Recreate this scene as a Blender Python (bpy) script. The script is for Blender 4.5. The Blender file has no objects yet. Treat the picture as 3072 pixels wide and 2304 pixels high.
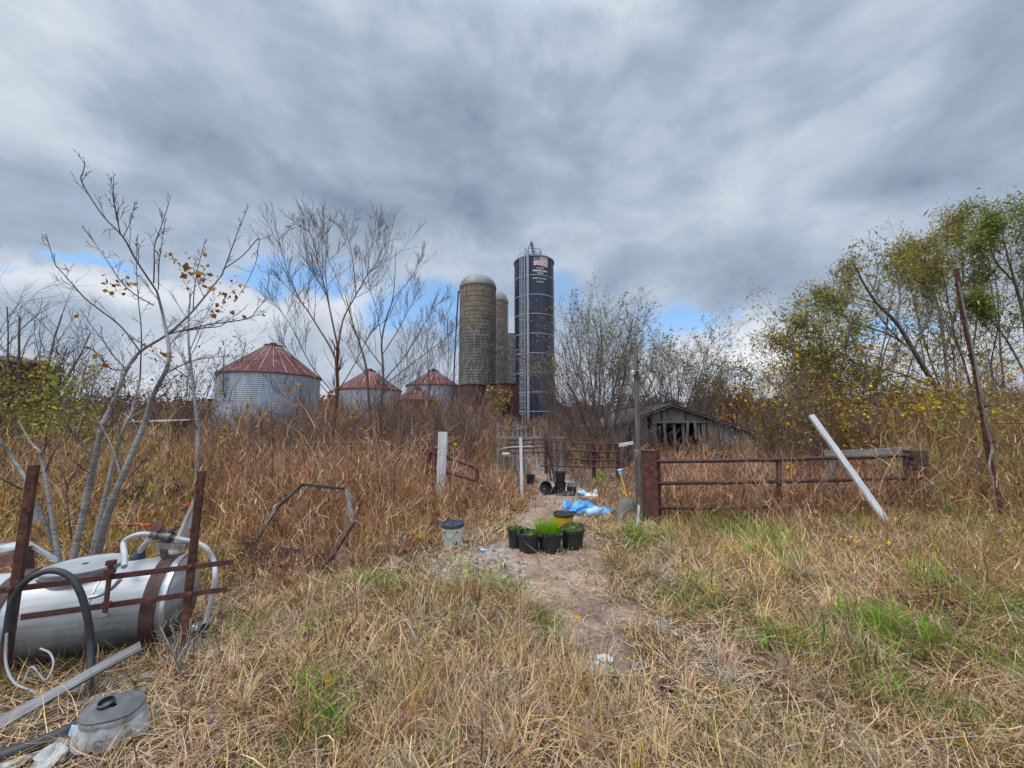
import bpy, math, random
import numpy as np
from mathutils import Vector, Matrix, Quaternion
rng = np.random.default_rng(7); random.seed(7)
scene = bpy.context.scene; COL = scene.collection
R = math.radians
# ------------------------------------------------------------------ camera
FPX, CX, CY, PITCH, EYE = 1109.0, 1536.0, 1152.0, R(6.07), 1.6
cam_d = bpy.data.cameras.new('camera'); cam = bpy.data.objects.new('camera', cam_d); COL.objects.link(cam)
cam.location = (0, 0, EYE); cam.rotation_euler = (R(90) + PITCH, 0, 0)
cam_d.sensor_width = 36; cam_d.lens = 36 * FPX / 3072; cam_d.clip_end = 3000; cam_d.clip_start = .05
scene.camera = cam
def ray(px, py):
    u = (px - CX) / FPX; v = (CY - py) / FPX
    return Vector((u, math.cos(PITCH) - v * math.sin(PITCH), math.sin(PITCH) + v * math.cos(PITCH)))
def P(px, py, Y):                       # the point seen at a pixel, Y metres in front of the viewer
    d = ray(px, py); k = Y / d.y
    return Vector((d.x * k, Y, EYE + d.z * k))
# ------------------------------------------------------------------ light, sky, exposure
scene.view_settings.view_transform = 'Standard'; scene.view_settings.look = 'None'
scene.view_settings.exposure = 0.55; scene.view_settings.gamma = 1.0
SUN_EL, SUN_AZ = R(58), R(232)          # azimuth clockwise from +Y: the sun is behind the viewer, a little left
sl = bpy.data.lights.new('sun', 'SUN'); sl.energy = 1.5; sl.angle = R(25); sl.color = (1, .93, .83)
so = bpy.data.objects.new('sun', sl); COL.objects.link(so)
sd = Vector((math.sin(SUN_AZ) * math.cos(SUN_EL), math.cos(SUN_AZ) * math.cos(SUN_EL), math.sin(SUN_EL)))
so.rotation_euler = sd.to_track_quat('Z', 'Y').to_euler()

class NT:
    def __init__(s, tree): s.t = tree; s.t.nodes.clear()
    def n(s, typ, ins=None, **props):
        nd = s.t.nodes.new(typ)
        for k, v in props.items(): setattr(nd, k, v)
        for k, v in (ins or {}).items():
            sock = nd.inputs[k]
            if isinstance(v, bpy.types.NodeSocket): s.t.links.new(v, sock)
            else: sock.default_value = v
        return nd
    def math(s, op, a, b=0.0, c=0.0, clamp=False):
        return s.n('ShaderNodeMath', {0: a, 1: b, 2: c}, operation=op, use_clamp=clamp).outputs[0]
    def mix(s, f, a, b, mode='MIX'):
        nd = s.n('ShaderNodeMix', {0: f}, data_type='RGBA', blend_type=mode)
        for i, v in ((6, a), (7, b)):
            if isinstance(v, bpy.types.NodeSocket): s.t.links.new(v, nd.inputs[i])
            else: nd.inputs[i].default_value = (*v[:3], 1)
        return nd.outputs[2]
    def ramp(s, f, stops):
        nd = s.n('ShaderNodeValToRGB', {0: f}); e = nd.color_ramp.elements
        while len(e) < len(stops): e.new(.5)
        for el, (p, c) in zip(e, stops):
            el.position = p; el.color = (*c, 1) if len(c) == 3 else c
        return nd.outputs[0]
    def noise(s, vec, scale, detail=6, rough=.55, dist=0.0):
        return s.n('ShaderNodeTexNoise', {'Vector': vec, 'Scale': scale, 'Detail': detail, 'Roughness': rough, 'Distortion': dist}).outputs[0]
    def maprange(s, v, a, b, c=0., d=1., smooth=True):
        return s.n('ShaderNodeMapRange', {0: v, 1: a, 2: b, 3: c, 4: d}, interpolation_type='SMOOTHSTEP' if smooth else 'LINEAR').outputs[0]

world = bpy.data.worlds.new('World'); scene.world = world; world.use_nodes = True
w = NT(world.node_tree)
tc = w.n('ShaderNodeTexCoord').outputs['Generated']
sep = w.n('ShaderNodeSeparateXYZ', {0: tc})
dx, dy, dz = sep.outputs
zz = w.math('ADD', w.math('MAXIMUM', dz, 0.0), .34)
# the cloud deck, seen in perspective and combed along the view
cu = w.math('DIVIDE', dx, zz); cv = w.math('DIVIDE', dy, zz)
deck = w.n('ShaderNodeCombineXYZ', {0: cu, 1: w.math('MULTIPLY', cv, .85), 2: 0.0}).outputs[0]
rot = w.n('ShaderNodeVectorRotate', {'Vector': deck, 'Angle': R(-24)}).outputs[0]
n1 = w.noise(rot, 1.3, 7, .52, .3)
n2 = w.noise(w.n('ShaderNodeMapping', {0: tc, 1: (3, 1, 2), 3: (1, 1, 1.7)}).outputs[0], 7.0, 7, .55, .2)
n3 = w.noise(w.n('ShaderNodeMapping', {0: tc, 3: (1, 1, 1.9)}).outputs[0], 3.6, 8, .56, .25)
az = w.math('ARCTAN2', dx, dy); el = w.math('ARCSINE', dz)
wob = w.math('MULTIPLY', w.math('SUBTRACT', w.noise(tc, 5.5, 5, .6, .6), .5), .28)
wob2 = w.math('MULTIPLY', w.math('SUBTRACT', w.noise(tc, 9.0, 4, .6, .3), .5), .12)
azw = w.math('ADD', az, wob); elw = w.math('ADD', el, wob2)
def blob(px, py, rx, ry, amp):          # a cloud, a gap or a dark belly at its own place in the sky
    d = ray(px, py).normalized(); a0 = math.atan2(d.x, d.y); e0 = math.asin(d.z)
    d2 = ray(px + rx, py).normalized(); sa = abs(math.atan2(d2.x, d2.y) - a0)
    d3 = ray(px, py - ry).normalized(); se = abs(math.asin(d3.z) - e0)
    if amp > .3: sa *= 1.15; se *= 1.25
    a = w.math('DIVIDE', w.math('SUBTRACT', azw, a0), sa); e = w.math('DIVIDE', w.math('SUBTRACT', elw, e0), se)
    q = w.math('MULTIPLY_ADD', a, a, w.math('MULTIPLY', e, e))
    return w.math('MULTIPLY', w.math('EXPONENT', w.math('MULTIPLY', q, -1.0)), amp)
def total(items):
    acc = None
    for it in items:
        b = blob(*it); acc = b if acc is None else w.math('ADD', acc, b)
    return acc
lit = total([(60, 130, 420, 240, .13), (1850, -60, 260, 130, .22), (1690, 170, 120, 60, .09), (2700, 230, 420, 130, .05),
             (120, 430, 300, 130, .06), (250, 850, 420, 55, .26), (1000, 930, 320, 70, .20), (700, 1010, 400, 90, .12), (2270, 1060, 190, 75, .36),
             (1740, 740, 160, 110, .10), (2500, 720, 350, 120, .05), (1250, 60, 300, 90, .05), (1900, 1130, 700, 80, .16), (600, 1190, 700, 60, .20),
             (2800, 1120, 420, 140, .28),
             (900, 560, 620, 90, -.12), (1420, 610, 300, 120, -.10), (420, 600, 260, 60, -.08), (2740, 480, 420, 130, -.09), (2230, 860, 330, 80, -.09),
             (420, 300, 260, 120, -.06), (1560, 360, 300, 100, -.06), (2980, 160, 260, 200, -.07), (2300, 400, 260, 90, -.03)])
gap = total([(1000, 800, 130, 30, .4), (60, 800, 160, 14, .5), (1370, 980, 60, 60, .5), (820, 835, 95, 24, 1.0), (930, 862, 95, 26, .7), (290, 778, 120, 16, .8), (360, 800, 80, 14, .6), (1300, 905, 110, 52, .9), (1180, 955, 90, 40, .7),
             (2105, 965, 85, 26, .85), (2190, 1030, 40, 26, .4), (2680, 990, 170, 34, .9), (1690, 880, 60, 90, .55), (1950, 990, 130, 60, .5), (2230, 1120, 120, 16, .5)])
lum = w.math('ADD', w.math('ADD', .535, w.math('MULTIPLY', w.math('SUBTRACT', n1, .5), .18)), w.math('MULTIPLY', w.math('SUBTRACT', n2, .5), .26))
lum = w.math('ADD', lum, w.math('MULTIPLY', w.math('SUBTRACT', n3, .5), .56))
lum = w.math('ADD', lum, lit)
cloud = w.ramp(lum, [(.12, (.105, .130, .180)), (.34, (.160, .205, .280)), (.52, (.270, .330, .415)), (.74, (.48, .52, .575)), (1.0, (.68, .69, .71))])
# overcast sky, gain added overhead and behind the viewer, unseen, to light the ground
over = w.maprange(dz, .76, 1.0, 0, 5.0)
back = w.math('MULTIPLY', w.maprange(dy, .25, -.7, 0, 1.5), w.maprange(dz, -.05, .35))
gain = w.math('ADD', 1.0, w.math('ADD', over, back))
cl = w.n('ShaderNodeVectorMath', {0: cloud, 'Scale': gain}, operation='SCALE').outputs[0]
sky = w.n('ShaderNodeTexSky', sky_type='NISHITA', sun_disc=False, sun_elevation=SUN_EL, sun_rotation=SUN_AZ)
blue = w.n('ShaderNodeVectorMath', {0: sky.outputs[0], 1: (.15, .15, .15)}, operation='MULTIPLY').outputs[0]
veil = w.mix(.5, blue, (.13, .32, .60))      # thin high haze in the gaps
gapm = w.maprange(w.math('ADD', gap, w.math('MULTIPLY', w.math('SUBTRACT', n3, .5), .7)), .10, .72)
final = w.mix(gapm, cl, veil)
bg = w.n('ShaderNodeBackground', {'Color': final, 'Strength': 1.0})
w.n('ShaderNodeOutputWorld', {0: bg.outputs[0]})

# ------------------------------------------------------------------ helpers
def sstep(a, b, x):
    t = np.clip((np.asarray(x, float) - a) / (b - a), 0, 1); return t * t * (3 - 2 * t)
_NG = np.random.default_rng(3).random((64, 64))
def vnoise(x, y, s, off=0.0):
    x = np.asarray(x, float) * s + 17.3 + off * 7.1; y = np.asarray(y, float) * s + 9.7 + off * 3.3
    xi = np.floor(x).astype(int); yi = np.floor(y).astype(int); fx = x - xi; fy = y - yi
    fx = fx * fx * (3 - 2 * fx); fy = fy * fy * (3 - 2 * fy)
    g = lambda a, b: _NG[a % 64, b % 64]
    return (g(xi, yi) * (1 - fx) + g(xi + 1, yi) * fx) * (1 - fy) + (g(xi, yi + 1) * (1 - fx) + g(xi + 1, yi + 1) * fx) * fy
def G(x, y):                            # height of the land: level by the viewer, dipping past the gate, rising again to the bins
    h = -.72 * sstep(5.6, 15, y) + 1.05 * sstep(25, 42, y)
    return h + .10 * (vnoise(x, y, .6) - .5) * sstep(1, 4, y) + .05 * (vnoise(x, y, 2.1) - .5) + .016 * (vnoise(x, y, 7.3, 70) - .5)
def gz(x, y): return float(G(x, y))
def Gp(px, py):                         # ground point under a pixel
    d = ray(px, py); k = EYE / max(1e-3, -d.z)
    for _ in range(30):
        k += .6 * ((EYE - gz(d.x * k, d.y * k)) / max(1e-3, -d.z) - k)
    return Vector((d.x * k, d.y * k, EYE + d.z * k))

def wloc(o):
    v = Vector((0, 0, 0))
    while o is not None: v = v + o.location; o = o.parent
    return v
def thing(name, label, cat, loc, group=None):
    o = bpy.data.objects.new(name, None); COL.objects.link(o); o.location = loc; o.empty_display_size = .1
    tag(o, label, cat, group); return o
def tag(o, label, cat, group=None, kind=None):
    if label: o['label'] = label
    if cat: o['category'] = cat
    if group: o['group'] = group
    if kind: o['kind'] = kind
    return o
def link(name, me, m, parent=None, loc=None):
    o = bpy.data.objects.new(name, me); COL.objects.link(o)
    for mm in (m if isinstance(m, (list, tuple)) else [m]): me.materials.append(mm)
    if parent is not None: o.parent = parent
    if loc is not None: o.location = Vector(loc) - (wloc(parent) if parent is not None else Vector((0, 0, 0)))
    return o
def mesh_np(name, v, loops, starts, totals, col=None, smooth=False):
    me = bpy.data.meshes.new(name)
    me.vertices.add(len(v)); me.vertices.foreach_set('co', np.asarray(v, np.float32).ravel())
    me.loops.add(len(loops)); me.loops.foreach_set('vertex_index', np.asarray(loops, np.int32))
    me.polygons.add(len(starts)); me.polygons.foreach_set('loop_start', np.asarray(starts, np.int32))
    me.polygons.foreach_set('loop_total', np.asarray(totals, np.int32))
    me.update(calc_edges=True)
    if smooth: me.polygons.foreach_set('use_smooth', np.ones(len(starts), bool))
    if col is not None:
        a = me.color_attributes.new('Col', 'FLOAT_COLOR', 'POINT')
        a.data.foreach_set('color', np.c_[col, np.ones(len(col))].astype(np.float32).ravel())
    return me
class MB:                               # gathers shapes in world coordinates and links them as ONE mesh object
    def __init__(s): s.v = []; s.f = []; s.mi = []; s.sm = []
    def add(s, vs, fs, mi=0, smooth=False):
        b = len(s.v); s.v += [tuple(x) for x in vs]; s.f += [tuple(i + b for i in f) for f in fs]; s.mi += [mi] * len(fs); s.sm += [smooth] * len(fs); return s
    def box(s, c, size, q=None, mi=0):
        hx, hy, hz = (x / 2 for x in size); c = Vector(c)
        vs = [Vector((a * hx, b * hy, d * hz)) for d in (-1, 1) for a, b in ((-1, -1), (1, -1), (1, 1), (-1, 1))]
        if q is not None: vs = [q @ x for x in vs]
        return s.add([c + x for x in vs], [(3, 2, 1, 0), (4, 5, 6, 7), (0, 1, 5, 4), (1, 2, 6, 5), (2, 3, 7, 6), (3, 0, 4, 7)], mi)
    def bar(s, p0, p1, wx, wy, up=(0, 0, 1), mi=0):      # a squared bar from p0 to p1
        p0 = Vector(p0); p1 = Vector(p1); z = (p1 - p0).normalized(); u = Vector(up)
        if abs(z.dot(u)) > .95: u = Vector((0, 1, 0))
        x = u.cross(z).normalized(); y = z.cross(x)
        q = Matrix((x, y, z)).transposed().to_quaternion()
        return s.box((p0 + p1) / 2, (wx, wy, (p1 - p0).length), q, mi)
    def pipe(s, pts, r, sides=10, mi=0, caps=True):
        pts = [Vector(p) for p in pts]; n = len(pts); rr = r if isinstance(r, (list, tuple)) else [r] * n
        t = [(pts[min(i + 1, n - 1)] - pts[max(i - 1, 0)]).normalized() for i in range(n)]
        u = t[0].orthogonal().normalized(); vs = []
        for i in range(n):
            u = (u - t[i] * u.dot(t[i])); u = u.normalized() if u.length > 1e-6 else t[i].orthogonal().normalized()
            b = t[i].cross(u)
            vs += [pts[i] + (u * math.cos(2 * math.pi * k / sides) + b * math.sin(2 * math.pi * k / sides)) * rr[i] for k in range(sides)]
        fs = [(i * sides + k, i * sides + (k + 1) % sides, (i + 1) * sides + (k + 1) % sides, (i + 1) * sides + k) for i in range(n - 1) for k in range(sides)]
        s.add(vs, fs, mi, True)
        if caps: s.add(vs[:sides], [tuple(range(sides))[::-1]], mi); s.add(vs[-sides:], [tuple(range(sides))], mi)
        return s
    def lathe(s, c, prof, segs=32, mi=0, axis=None, smooth=True, arc=None, wob=None):
        c = Vector(c); q = Vector((0, 0, 1)).rotation_difference(Vector(axis).normalized()) if axis is not None else None
        a0, a1 = arc or (0, 2 * math.pi); full = arc is None; m = segs if full else segs + 1; vs = []
        for (r, z) in prof:
            for k in range(m):
                a = a0 + (a1 - a0) * k / segs; rr = r * (wob(a, z) if wob else 1)
                p = Vector((rr * math.cos(a), rr * math.sin(a), z)); vs.append(c + (q @ p if q else p))
        fs = []
        for i in range(len(prof) - 1):
            for k in range(segs):
                k2 = (k + 1) % m
                fs.append((i * m + k, i * m + k2, (i + 1) * m + k2, (i + 1) * m + k))
        return s.add(vs, fs, mi, smooth)
    def sheet(s, pts, th, mi=0):                          # a flat or bent polygon strip given thickness
        pts = [Vector(p) for p in pts]; n = (pts[1] - pts[0]).cross(pts[2] - pts[0]).normalized() * th; k = len(pts)
        fs = [tuple(range(k)), tuple(range(2 * k - 1, k - 1, -1))] + [(i, k + i, k + (i + 1) % k, (i + 1) % k) for i in range(k)]
        return s.add(pts + [p + n for p in pts], fs, mi)
    def build(s, name, m, parent=None, loc=None, bevel=0, label=None):
        org = Vector(loc) if loc is not None else (wloc(parent) if parent is not None else None)
        if org is None:
            a = np.array(s.v); org = Vector(((a[:, 0].min() + a[:, 0].max()) / 2, (a[:, 1].min() + a[:, 1].max()) / 2, a[:, 2].min()))
        me = bpy.data.meshes.new(name); me.from_pydata([(x[0] - org.x, x[1] - org.y, x[2] - org.z) for x in s.v], [], s.f)
        me.polygons.foreach_set('material_index', s.mi); me.polygons.foreach_set('use_smooth', s.sm); me.update()
        if any(s.sm): me.set_sharp_from_angle(angle=R(50))
        o = link(name, me, m, parent, org)
        if bevel:
            b = o.modifiers.new('bevel', 'BEVEL'); b.width = bevel; b.segments = 2; b.limit_method = 'ANGLE'
        if label: o['label'] = label
        return o
def crom(pts, n=6):                     # smooth curve through points
    p = [Vector(x) for x in pts]; p = [p[0] * 2 - p[1]] + p + [p[-1] * 2 - p[-2]]; out = []
    for i in range(1, len(p) - 2):
        for k in range(n):
            t = k / n
            out.append(.5 * ((2 * p[i]) + (p[i + 1] - p[i - 1]) * t + (2 * p[i - 1] - 5 * p[i] + 4 * p[i + 1] - p[i + 2]) * t * t + (3 * p[i] - p[i - 1] - 3 * p[i + 1] + p[i + 2]) * t ** 3))
    out.append(p[-2]); return out
def plank(name, p0, p1, wd, th, m, parent=None, face=(0, -1, 0), warp=.004, label=None):   # a sawn board, grain along its length
    p0 = Vector(p0); p1 = Vector(p1); z = (p1 - p0).normalized(); L = (p1 - p0).length
    y = Vector(face); y = (y - z * y.dot(z)).normalized(); x = y.cross(z)
    n = max(3, int(L / .12)); vs = []; j = random.Random(hash((round(p0.x, 3), round(p1.z, 3))) & 65535)
    for i in range(n + 1):
        t = i / n; dxx = j.gauss(0, warp * .5); dyy = math.sin(t * 3.1) * warp * 2; e = j.gauss(0, warp * .4)
        for a, b in ((-1, -1), (1, -1), (1, 1), (-1, 1)):
            vs.append((a * (wd / 2 + e) + dxx, b * th / 2 + dyy, L * t + (j.gauss(0, warp * 2) if i in (0, n) else 0)))
    fs = [(4 * i + k, 4 * i + (k + 1) % 4, 4 * i + 4 + (k + 1) % 4, 4 * i + 4 + k) for i in range(n) for k in range(4)] + [(3, 2, 1, 0), (4 * n, 4 * n + 1, 4 * n + 2, 4 * n + 3)]
    me = bpy.data.meshes.new(name); me.from_pydata(vs, [], fs); me.update()
    o = link(name, me, m, parent, p0)
    o.rotation_mode = 'QUATERNION'; o.rotation_quaternion = Matrix((x, y, z)).transposed().to_quaternion()
    if label: o['label'] = label
    return o
# ------------------------------------------------------------------ materials
def newmat(name):
    m = bpy.data.materials.new(name); m.use_nodes = True; return m, NT(m.node_tree)
def finish(t, col, rough=.8, metal=0.0, bump=None, bstr=.3, bdist=.01, spec=.4):
    b = t.n('ShaderNodeBsdfPrincipled', {'Base Color': col, 'Roughness': rough, 'Metallic': metal, 'Specular IOR Level': spec})
    if bump is not None: t.t.links.new(t.n('ShaderNodeBump', {'Height': bump, 'Strength': bstr, 'Distance': bdist}).outputs[0], b.inputs['Normal'])
    t.n('ShaderNodeOutputMaterial', {0: b.outputs[0]})
def noisemat(name, stops, scale=4, detail=8, rough=.8, metal=0.0, stretch=(1, 1, 1), bstr=.3, bdist=.01, dirt=None, dirtscale=1.5, dirtr=(.5, .7), spec=.4, dist=0.3, fine=0.0):
    m, t = newmat(name)
    v = t.n('ShaderNodeMapping', {0: t.n('ShaderNodeTexCoord').outputs['Object'], 3: stretch}).outputs[0]
    nz = t.noise(v, scale, detail, .62, dist); c = t.ramp(nz, stops)
    if fine:
        f = t.noise(v, scale * 9, 4, .6); c = t.mix(t.maprange(f, .35, .65, 0, fine), c, (.02, .016, .012))
    if dirt is not None:
        d = t.noise(t.n('ShaderNodeTexCoord').outputs['Object'], dirtscale, 8, .65, .4); c = t.mix(t.maprange(d, *dirtr), c, dirt)
    finish(t, c, rough, metal, nz, bstr, bdist, spec); return m
M = {}
M['rust'] = noisemat('rusted_steel', [(.3, (.035, .015, .012)), (.47, (.075, .028, .020)), (.6, (.13, .048, .026)), (.72, (.27, .115, .05))], 16, 10, .85, bstr=.5, bdist=.004)
M['rust_red'] = noisemat('rusted_red_paint', [(.3, (.045, .018, .016)), (.48, (.085, .028, .024)), (.62, (.125, .045, .034)), (.78, (.26, .16, .11))], 14, 10, .75, bstr=.4, bdist=.003)
M['rust_dark'] = noisemat('dark_rusted_pipe', [(.3, (.022, .012, .011)), (.5, (.055, .026, .022)), (.68, (.11, .05, .036)), (.8, (.2, .12, .09))], 12, 8, .7, bstr=.4, bdist=.003)
M['black_iron'] = noisemat('black_iron', [(.3, (.012, .013, .014)), (.55, (.035, .035, .036)), (.75, (.10, .085, .07))], 11, 8, .5, bstr=.3, bdist=.003)
M['wood_grey'] = noisemat('weathered_grey_wood', [(.28, (.075, .07, .066)), (.45, (.19, .183, .175)), (.6, (.30, .293, .285)), (.8, (.46, .455, .445))], 9, 9, .9, stretch=(4, 4, .22), bstr=.6, bdist=.004, fine=.25)
M['wood_pale'] = noisemat('sun_bleached_wood', [(.26, (.16, .15, .14)), (.4, (.42, .41, .40)), (.6, (.58, .58, .575)), (.8, (.70, .70, .70))], 8, 9, .85, stretch=(4, 4, .2), bstr=.5, bdist=.003, fine=.15)
M['wood_brown'] = noisemat('old_brown_boards', [(.28, (.065, .055, .048)), (.46, (.18, .155, .135)), (.62, (.30, .265, .235)), (.82, (.42, .385, .355))], 7, 9, .9, stretch=(4, 4, .25), bstr=.6, bdist=.005, fine=.2)
M['wood_dark'] = noisemat('dark_weathered_wood', [(.28, (.045, .038, .034)), (.46, (.11, .095, .085)), (.62, (.18, .16, .145)), (.82, (.29, .27, .25))], 9, 9, .9, stretch=(4, 4, .22), bstr=.7, bdist=.006, fine=.25)
M['steel'] = noisemat('dull_stainless_steel', [(.25, (.34, .35, .36)), (.5, (.50, .52, .54)), (.75, (.64, .66, .69))], 2.2, 9, .33, .85, stretch=(.5, .5, 3), bstr=.06, bdist=.004, dirt=(.16, .14, .12), dirtscale=2.2, dirtr=(.52, .8))
M['galv'] = noisemat('galvanised_sheet', [(.25, (.22, .24, .265)), (.5, (.31, .335, .365)), (.75, (.41, .435, .47))], 1.3, 9, .55, .3, stretch=(3, 3, .35), bstr=.05, dirt=(.20, .17, .15), dirtscale=.55, dirtr=(.60, .82))
M['white_metal'] = noisemat('whitish_metal', [(.3, (.22, .225, .23)), (.55, (.34, .345, .35)), (.8, (.46, .465, .47))], 3, 8, .5, .2, bstr=.05)
M['roof_red'] = noisemat('rusted_roof_sheet', [(.25, (.045, .015, .014)), (.45, (.105, .027, .024)), (.62, (.155, .041, .033)), (.8, (.23, .08, .05))], .9, 9, .75, stretch=(1, 1, 1), bstr=.2, dirt=(.30, .10, .045), dirtscale=.6, dirtr=(.56, .72))
M['roof_rib'] = noisemat('roof_seam_metal', [(.35, (.13, .045, .038)), (.52, (.28, .21, .20)), (.7, (.42, .38, .37))], 2.5, 6, .6, bstr=.1)
M['dome'] = noisemat('galvanised_dome', [(.3, (.15, .146, .137)), (.55, (.21, .204, .19)), (.8, (.29, .28, .265))], .8, 8, .55, .2, bstr=.05)
M['pvc'] = noisemat('white_plastic_pipe', [(.3, (.30, .30, .30)), (.6, (.45, .45, .455)), (.8, (.55, .55, .56))], 7, 6, .5, bstr=.08, dirt=(.28, .26, .23), dirtscale=5, dirtr=(.55, .75))
M['rubber'] = noisemat('black_rubber_hose', [(.3, (.018, .02, .021)), (.6, (.035, .038, .04)), (.8, (.075, .075, .072))], 9, 8, .6, bstr=.15, bdist=.003)
M['black_plastic'] = noisemat('black_plastic', [(.3, (.012, .014, .016)), (.6, (.024, .027, .03)), (.8, (.07, .066, .058))], 7, 8, .42, bstr=.08, bdist=.003, dirt=(.12, .10, .08), dirtscale=6, dirtr=(.6, .85))
M['navy_plastic'] = noisemat('dark_blue_plastic', [(.3, (.018, .027, .04)), (.6, (.035, .05, .07)), (.8, (.08, .09, .10))], 6, 8, .45, bstr=.05)
M['cream_plastic'] = noisemat('dirty_cream_plastic', [(.3, (.36, .36, .29)), (.55, (.52, .52, .43)), (.8, (.62, .62, .54))], 5, 8, .5, bstr=.06, dirt=(.10, .11, .08), dirtscale=6, dirtr=(.56, .68))
M['white_dirty'] = noisemat('dirty_white_plastic', [(.28, (.22, .22, .21)), (.5, (.44, .45, .44)), (.75, (.62, .63, .63))], 6, 10, .6, bstr=.2, bdist=.006, dirt=(.13, .12, .11), dirtscale=7, dirtr=(.5, .66))
M['yellow'] = noisemat('yellow_plastic', [(.3, (.50, .25, .012)), (.6, (.62, .33, .018)), (.8, (.66, .38, .05))], 5, 6, .45, bstr=.05)
M['blue_tarp'] = noisemat('blue_sheet_plastic', [(.28, (.02, .16, .42)), (.5, (.04, .30, .68)), (.75, (.16, .45, .80))], 9, 8, .4, bstr=.5, bdist=.012)
M['pale_blue'] = noisemat('pale_blue_plastic', [(.3, (.22, .38, .52)), (.6, (.34, .52, .68)), (.8, (.5, .64, .75))], 9, 8, .4, bstr=.4, bdist=.01)
M['red_plastic'] = noisemat('red_orange_plastic', [(.3, (.30, .035, .02)), (.6, (.48, .07, .035)), (.8, (.52, .14, .08))], 8, 6, .5, bstr=.1)
M['paper'] = noisemat('crumpled_white_paper', [(.3, (.46, .45, .43)), (.6, (.66, .66, .65)), (.8, (.76, .76, .76))], 14, 6, .85, bstr=.4)
M['stone'] = noisemat('mossy_stone', [(.3, (.07, .075, .055)), (.55, (.16, .155, .13)), (.8, (.28, .27, .24))], 7, 10, .95, bstr=.7, bdist=.015, dirt=(.06, .085, .035), dirtscale=4, dirtr=(.48, .62))
M['soil'] = noisemat('potting_soil', [(.3, (.02, .014, .01)), (.7, (.07, .05, .035))], 20, 8, .95, bstr=.8, bdist=.01)
M['bark_grey'] = noisemat('pale_grey_bark', [(.28, (.07, .06, .052)), (.43, (.19, .172, .155)), (.58, (.27, .25, .23)), (.78, (.40, .38, .36))], 18, 9, .9, stretch=(.6, .6, 3.2), bstr=.5, bdist=.006, fine=.15)
M['twig_dark'] = noisemat('dark_twig_bark', [(.3, (.035, .024, .022)), (.6, (.075, .05, .045)), (.8, (.12, .09, .08))], 20, 5, .85, bstr=.2)
M['bark_red'] = noisemat('reddish_brown_bark', [(.28, (.06, .03, .02)), (.5, (.15, .075, .045)), (.72, (.24, .13, .08))], 8, 8, .9, stretch=(3, 3, .5), bstr=.5)
M['bark_brown'] = noisemat('brown_bark', [(.28, (.06, .045, .038)), (.5, (.13, .10, .082)), (.72, (.21, .17, .145))], 6, 8, .9, stretch=(3, 3, .5), bstr=.5)
def plantmat(name, trans=.25, rough=.75, var=.35):
    m, t = newmat(name)
    c = t.n('ShaderNodeVertexColor', layer_name='Col').outputs[0]
    nz = t.noise(t.n('ShaderNodeTexCoord').outputs['Object'], 23, 4, .6)
    c = t.mix(t.maprange(nz, .3, .7, 0, var), c, t.n('ShaderNodeVectorMath', {0: c, 'Scale': .55}, operation='SCALE').outputs[0])
    b = t.n('ShaderNodeBsdfPrincipled', {'Base Color': c, 'Roughness': rough, 'Specular IOR Level': .08})
    tr = t.n('ShaderNodeBsdfTranslucent', {'Color': c})
    mx = t.n('ShaderNodeMixShader', {0: trans, 1: b.outputs[0], 2: tr.outputs[0]})
    t.n('ShaderNodeOutputMaterial', {0: mx.outputs[0]}); return m
M['plant'] = plantmat('dry_plant', .12); M['leaf'] = plantmat('leaf', .35, .6)

# stave silo: concrete staves in a running bond, ochre above, grey and lichen-blotched below
def stavemat(name, rad, zsplit, ochre):
    m, t = newmat(name)
    oc = t.n('ShaderNodeTexCoord').outputs['Object']; s = t.n('ShaderNodeSeparateXYZ', {0: oc})
    u = t.math('MULTIPLY', t.math('ARCTAN2', s.outputs[1], s.outputs[0]), rad)
    uv = t.n('ShaderNodeCombineXYZ', {0: s.outputs[2], 1: u, 2: 0.0}).outputs[0]
    br = t.n('ShaderNodeTexBrick', {'Vector': uv, 'Color1': (.23, .21, .185, 1), 'Color2': (.095, .085, .075, 1), 'Mortar': (.045, .04, .036, 1), 'Scale': 1.0,
             'Mortar Size': .035, 'Mortar Smooth': .3, 'Bias': -.1, 'Brick Width': .8, 'Row Height': .34}, offset=.5)
    grime = t.noise(oc, .7, 9, .65, .4); blot = t.noise(oc, 2.6, 8, .65)
    och = t.mix(t.maprange(blot, .3, .7), (.30, .205, .085), (.17, .115, .05))
    top = t.maprange(t.math('ADD', s.outputs[2], t.math('MULTIPLY', t.math('SUBTRACT', grime, .5), 2.2)), zsplit - .5, zsplit + .5)
    c = t.mix(t.math('MULTIPLY', top, ochre), br.outputs[0], t.mix(.55, br.outputs[0], och))
    c = t.mix(t.maprange(grime, .45, .75, 0, .6), c, (.085, .07, .06))
    lich = t.math('MULTIPLY', t.maprange(blot, .6, .68), t.maprange(s.outputs[2], 11.5, 6.0)); c = t.mix(t.math('MULTIPLY', lich, .7), c, (.40, .38, .33))
    finish(t, c, .95, 0, br.outputs[1], .4, .03); return m
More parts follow.
